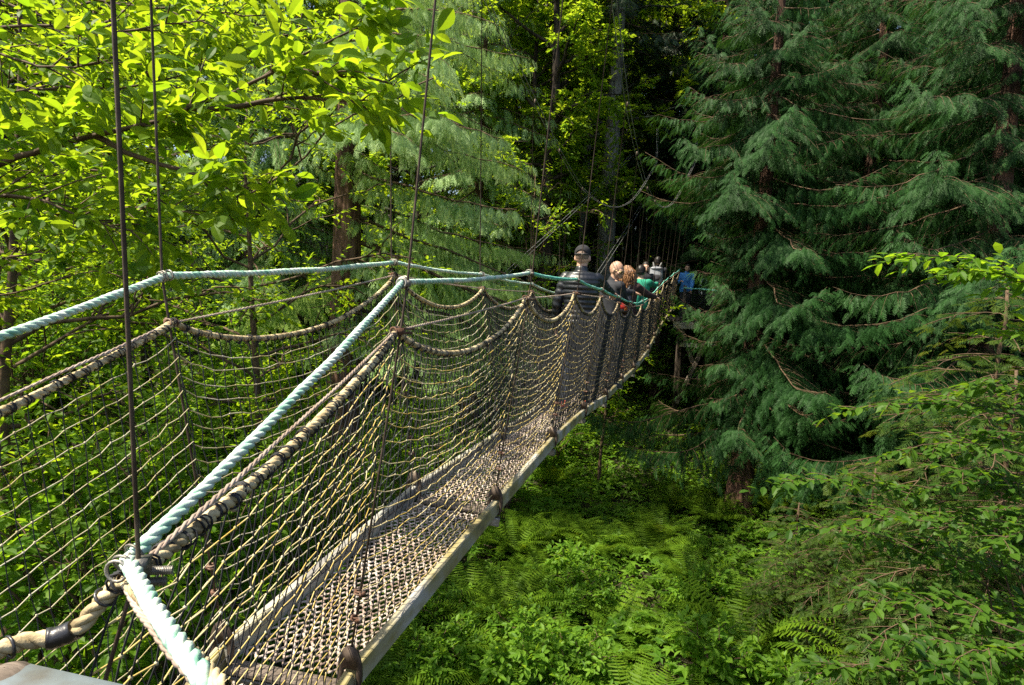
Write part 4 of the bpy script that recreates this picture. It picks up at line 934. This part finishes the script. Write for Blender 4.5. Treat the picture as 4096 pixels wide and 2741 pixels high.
for u, v, m, s, lab in ((742, 668, f2, 1.35, 'large upright sword fern low right of centre, the biggest clump by the bottom'), (495, 690, f1, .95, 'sunlit sword fern at the bottom edge beside the near end of the beam'), (545, 545, f1, 1.1, 'sword fern under the footbridge beam, nearest the beam'),
                        (515, 560, f2, 1.0, 'dark sword fern tucked against the beam of the footbridge'), (553, 490, f2, 1.05, 'small bright sword fern high on the slope beside the beam'), (690, 610, f3, 1.2, 'feathery lady fern left of the large upright sword fern'),
                        (620, 640, f3, 1.3, 'feathery lady fern spreading low over the ravine floor'), (570, 672, f3, 1.2, 'bright lady fern by the bottom edge, right of the sunlit sword fern'), (600, 560, f1, 1.0, 'sword fern between the beam and the bare cedar trunk'),
                        (660, 545, f2, .9, 'sword fern left of the bare cedar trunk'), (20, 650, f1, 1.1, 'sword fern below the net in the bottom left corner'), (75, 640, f2, 1.1, 'sword fern below the near net, left of the hanging rope end')):
    putf(m, gpt(u, v), s, u * 1.7, label=lab)
r = rng_(9); n = 0
while n < 64:
    u = r.uniform(-60, 900) if n % 3 else r.uniform(380, 760); v = r.uniform(400, 760) if n % 3 else r.uniform(450, 720)
    p = gpt(u, v)
    if p[1] > 34: continue
    m = (f1, f2, f2, f1, f3)[r.integers(0, 5)]
    putf(m, p, r.uniform(.55, 1.15), r.uniform(0, 6.28), label='sword fern among the low plants of the ravine floor' if m is not f3 else 'lady fern among the low plants of the ravine floor', group='sword ferns of the ravine floor' if m is not f3 else 'lady ferns of the ravine floor'); n += 1

# ---------------------------------------------------------------- taller leafy plants standing among the ferns
low = [shrub(66, 1.0, .5, 9, .13, 6, LEAF_MID, mat='cover', subs=4, twl=.2), shrub(67, .8, .7, 8, .10, 7, LEAF_MID, mat='cover', subs=4, twl=.2)]
r = rng_(19)
for i in range(26):
    p = gpt(r.uniform(400, 800), r.uniform(485, 730))
    put_tree('leafy_plant', low[i % 2], p, r.uniform(.55, .95), r.uniform(0, 6.28), ('stem', 'foliage'), label='knee-high bright leafy plant on the ravine floor', cat='plant', group='leafy plants of the ravine floor')
# ---------------------------------------------------------------- ground cover nobody could count
def cover(seed, n, tpl, size, xr, yr, hr, name, mat, thr):
    r = rng_(seed); lf = MB(); x = r.uniform(*xr, n); y = yr[0] + (yr[1] - yr[0]) * r.random(n) ** 1.4
    k = np.sin(x * 1.9 + 1.3 * np.sin(y * 1.1)) * np.cos(y * 1.4 + x * .6) + .5 * np.sin(x * 4.1) * np.sin(y * 3.7) + r.normal(0, .35, n) > thr
    x, y = x[k], y[k]; h = hr[0] + (hr[1] - hr[0]) * r.random(len(x)) * (.6 + .4 * np.sin(x * 2.3) * np.cos(y * 1.9))
    pos = np.stack((x, y, gz(x, y) + h), 1); a = r.uniform(0, 6.28, len(x)); d = np.stack((np.cos(a), np.sin(a), r.normal(-.2, .2, len(x))), 1)
    up = np.array((0, 0, 1.)) + r.normal(0, .28, (len(x), 3))
    scatter(lf, tpl, pos, basis(d, up), size * r.uniform(.6, 1.3, len(x)), np.clip(.75 * r.random(len(x)) + .15 * (np.sin(x * .9 + 2) * np.cos(y * .8) + .8), 0, 1))
    tag(lf.build(name, M[mat], smooth=False), label={'PALM': ''}.get('', 'low green leafy plants covering the ravine floor'), kind='stuff')
cover(81, 34000, PALM, .19, (-9, 12), (4.5, 26), (.1, .5), 'ground_cover', 'cover', -1.2)
cover(82, 80000, LEAF_LO, .10, (-14, 14), (4.5, 32), (.03, .32), 'small_leaved_ground_cover', 'cover', -1.2)
cover(83, 60000, LEAF_LO, .13, (-34, 26), (16, 50), (.1, 1.5), 'hillside_undergrowth', 'leaf_mid', -.5)

# ---------------------------------------------------------------- big-leaved branch overhead on the left
r = rng_(91)
wd, lf = MB(), MB(); roots = {}
tb = np.array((-4.6, 3.6, float(gz(-4.6, 3.6)) - .1))
trk = wig(r, bez(tb, tb + (.1, 0, 3), np.array((-4.2, 3.7, 4.6)), 12), .04); tube(wd, trk, np.linspace(.13, .06, 12), 10)
def limb_from(pts, r0, r1, n=22, join=None):
    P = smooth_path(pts, 2); P, _ = resample(P, .09); P = wig(r, P, .006)
    tube(wd, P, np.linspace(r0, r1, len(P)), 7); return P
def px(*q): return np.array([at(*a) for a in q])
main = limb_from(np.concatenate(([trk[6]], px((-60, 178, 3.5), (0, 158, 3.3), (88, 135, 3.15), (188, 107, 3.0), (271, 68, 2.9), (324, 39, 2.85), (372, 22, 2.8)))), .03, .004)
limbs = [main]
for pts in (((90, 134, 3.15), (175, 170, 3.1), (225, 182, 3.05), (248, 188, 3.0)), ((188, 107, 3.0), (290, 95, 2.95), (340, 103, 2.9), (368, 100, 2.9)), ((271, 68, 2.9), (330, 80, 2.9), (375, 80, 2.85), (392, 84, 2.85)),
            ((-40, 30, 4), (40, 25, 3.9), (120, 30, 3.8), (205, 20, 3.7)), ((-40, 95, 4.4), (60, 85, 4.2), (110, 92, 4.1), (200, 70, 4)), ((-40, 230, 4.2), (50, 215, 4), (120, 205, 3.9), (200, 215, 3.8)),
            ((-50, 200, 4.8), (60, 185, 4.6), (160, 190, 4.5), (235, 200, 4.4)), ((-40, 60, 5), (90, 60, 4.9), (210, 55, 4.8), (300, 30, 4.7)), ((-40, -20, 4.5), (80, -5, 4.4), (180, 10, 4.3), (270, 15, 4.2)),
            ((-60, 265, 5.2), (30, 250, 5), (110, 245, 4.9), (165, 262, 4.8)), ((-60, 140, 5.6), (70, 145, 5.5), (180, 150, 5.4), (250, 135, 5.3)), ((-60, 20, 3.2), (10, 60, 3.1), (60, 70, 3.0), (110, 60, 3)),
            ((-30, 200, 3.3), (30, 190, 3.2), (80, 215, 3.2), (130, 230, 3.1)), ((-60, 300, 5.6), (30, 290, 5.4), (90, 270, 5.3), (140, 280, 5.2)), ((110, -30, 5.2), (180, 20, 5.1), (250, 50, 5), (330, 60, 5)), ((-60, 110, 6.4), (60, 110, 6.3), (160, 100, 6.2), (260, 90, 6.1))):
    near_main = pts[0][0] > 60 and pts[0][1] > 0
    P_ = px(*pts)
    if not near_main:
        j = np.argmin(np.abs(trk[:, 2] - P_[0][2] + .5)); P_ = np.concatenate(([trk[j]], P_))
    limbs.append(limb_from(P_, .016, .004))
P, D, L, SZ = [], [], [], []
for q, lb in enumerate(limbs):
    vis = lb[-max(6, int(len(lb) * .72)):]
    n = int(len(vis) * (1.1 if q else .85)); a_, b_, c_ = twigs_along(r, vis, n, .42 if q > 2 else .3, .12, .03)
    for x, y, z in zip(a_, b_, c_):
        s_ = bez(x, x + y * z * .5 + (0, 0, .02), x + y * z, 4); tube(wd, s_, np.linspace(.005, .002, 4), 4)
        e_, f_, g_ = twigs_along(r, s_, 2, .2, .1, .35); P.append(e_); D.append(f_); L.append(g_)
    P.append(a_); D.append(b_); L.append(c_)
    SZ += [q] * (sum(len(z) for z in L) - len(SZ))
SZ = np.array(SZ); P, D, L = np.concatenate(P), np.concatenate(D), np.concatenate(L)
leaves_on(r, lf, LEAF_HI, P, D, L + .05, 6, np.repeat(np.where(SZ < 4, .108, .086), 6), tilt=.6)
t = empty('overhanging_tree', tuple(tb), label='tree with big glowing yellow-green leaves reaching over the bridge at upper left', cat='tree')
for mb, n_, m in ((wd, 'trunk', 'twig'), (lf, 'crown', 'leaf_near')):
    o = mb.build(n_, M[m], t, smooth=(n_ == 'trunk')); o.location = -t.location
# a looser, smaller-leaved layer behind it
sm = decid(95, 8.2, .09, .35, 2.7, 26, .105, 9, LEAF_MID, mat='leaf_near', wood='twig', subs=6, twn=4, bend=.06)
for x, y, s, rz, lab in ((-5.4, 6.6, 1, 0, 'tree with glowing leaves right behind the overhanging branch at the left edge'), (-3.6, 8.8, .92, 2.4, 'smaller-leaved bright tree behind the far hand rope at left'), (-7.6, 9.6, 1.15, 4.1, 'bright leafy tree farther back at the left edge')):
    put_tree('broadleaf_tree', sm, (x, y, float(gz(x, y))), s, rz, label=lab, cat='tree')

# ---------------------------------------------------------------- arching leafy branches on the right
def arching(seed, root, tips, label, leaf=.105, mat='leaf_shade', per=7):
    r = rng_(seed); wd, lf = MB(), MB(); root = np.array((root[0], root[1], float(gz(*root)) - .05)); P, D, L = [], [], []
    for (u, v, Y, l) in tips:
        tip = at(u, v, Y); st = tip + np.array((l, r.uniform(-.3, .3), r.uniform(-.35, .05) * l)); mid = (tip + st) / 2 + (0, 0, .16 * l)
        stem = bez(root, np.array((st[0] + .5, st[1], (root[2] + st[2]) / 2)), st, 10); arc = bez(st, mid, tip, 14)
        A = np.concatenate((stem[:-1], arc)); tube(wd, wig(r, A, .012), np.linspace(.011, .002, len(A)), 5)
        n = int(9 * l) + 4; a_, b_, c_ = twigs_along(r, arc, n, .34, -.02, .05); b_[:, 2] *= .5
        for x, y, z in zip(a_, b_, c_): tube(wd, bez(x, x + y * z * .5 + (0, 0, .015), x + y * z - (0, 0, .12 * z), 4), np.linspace(.004, .0015, 4), 3)
        P.append(a_); D.append(b_); L.append(c_)
        T = nrm(arc[1:] - arc[:-1]); k = np.arange(0, 13, 3); P.append(arc[k]); D.append(T[k]); L.append(np.full(len(k), l / 4.2))
    P, D, L = np.concatenate(P), np.concatenate(D), np.concatenate(L)
    leaves_on(r, lf, LEAF_MID if leaf < .12 else LEAF_HI, P, D, L, per, leaf, tilt=.28, flat=1.)
    t = empty('arching_shrub', tuple(root), label=label, cat='shrub')
    for mb, n_, m in ((wd, 'stem', 'twig'), (lf, 'foliage', mat)):
        o = mb.build(n_, M[m], t, smooth=(n_ == 'stem')); o.location = -t.location
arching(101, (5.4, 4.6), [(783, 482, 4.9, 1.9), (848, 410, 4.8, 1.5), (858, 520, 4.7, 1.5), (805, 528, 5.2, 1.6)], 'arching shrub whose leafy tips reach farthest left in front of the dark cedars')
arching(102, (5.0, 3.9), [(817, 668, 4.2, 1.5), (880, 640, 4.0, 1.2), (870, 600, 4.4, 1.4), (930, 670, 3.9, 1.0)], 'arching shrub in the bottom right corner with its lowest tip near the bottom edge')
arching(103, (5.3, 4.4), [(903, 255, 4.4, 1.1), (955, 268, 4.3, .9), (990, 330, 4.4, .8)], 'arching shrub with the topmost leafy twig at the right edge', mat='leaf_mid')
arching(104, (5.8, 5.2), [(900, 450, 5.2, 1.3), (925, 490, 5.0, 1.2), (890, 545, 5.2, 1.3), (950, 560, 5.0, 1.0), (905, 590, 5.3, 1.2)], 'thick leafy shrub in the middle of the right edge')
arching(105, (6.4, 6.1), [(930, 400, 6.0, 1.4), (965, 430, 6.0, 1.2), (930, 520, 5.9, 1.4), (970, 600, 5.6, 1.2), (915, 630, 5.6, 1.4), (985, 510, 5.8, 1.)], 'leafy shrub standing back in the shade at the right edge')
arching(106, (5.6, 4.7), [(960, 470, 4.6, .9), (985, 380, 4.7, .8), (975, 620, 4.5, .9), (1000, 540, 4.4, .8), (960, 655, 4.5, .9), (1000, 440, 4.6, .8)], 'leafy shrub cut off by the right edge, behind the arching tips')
# young hemlocks with flat yellowish sprays
hm = conifer(111, 3.6, .035, .3, 1.5, 44, .9, .19, HEM, wood='twig', mat='hemlock', a=.05, b=-.3, flat=True, blen=.42, limbw='twig', wr=.35)
for x, y, s, rz, lab in ((5.6, 7.1, 1.15, 0, 'yellowish young hemlock behind the arching shrubs at the right edge'), (4.9, 8.3, .8, 2, 'young hemlock with flat feathery sprays right of the bare cedar trunk foot'), (4.3, 8.9, .6, 4, 'low young hemlock with pale feathery sprays on the ravine floor'),
                         (6.5, 8.6, 1.35, 1, 'taller young hemlock under the big dark cedar at right'), (4.9, 7.2, .55, 3, 'small shaded hemlock below the arching leafy tips'), (5.5, 6.1, .6, 5, 'young hemlock in the bottom right corner')):
    put_tree('young_hemlock', hm, (x, y, float(gz(x, y))), s, rz, CP, label=lab, cat='tree')
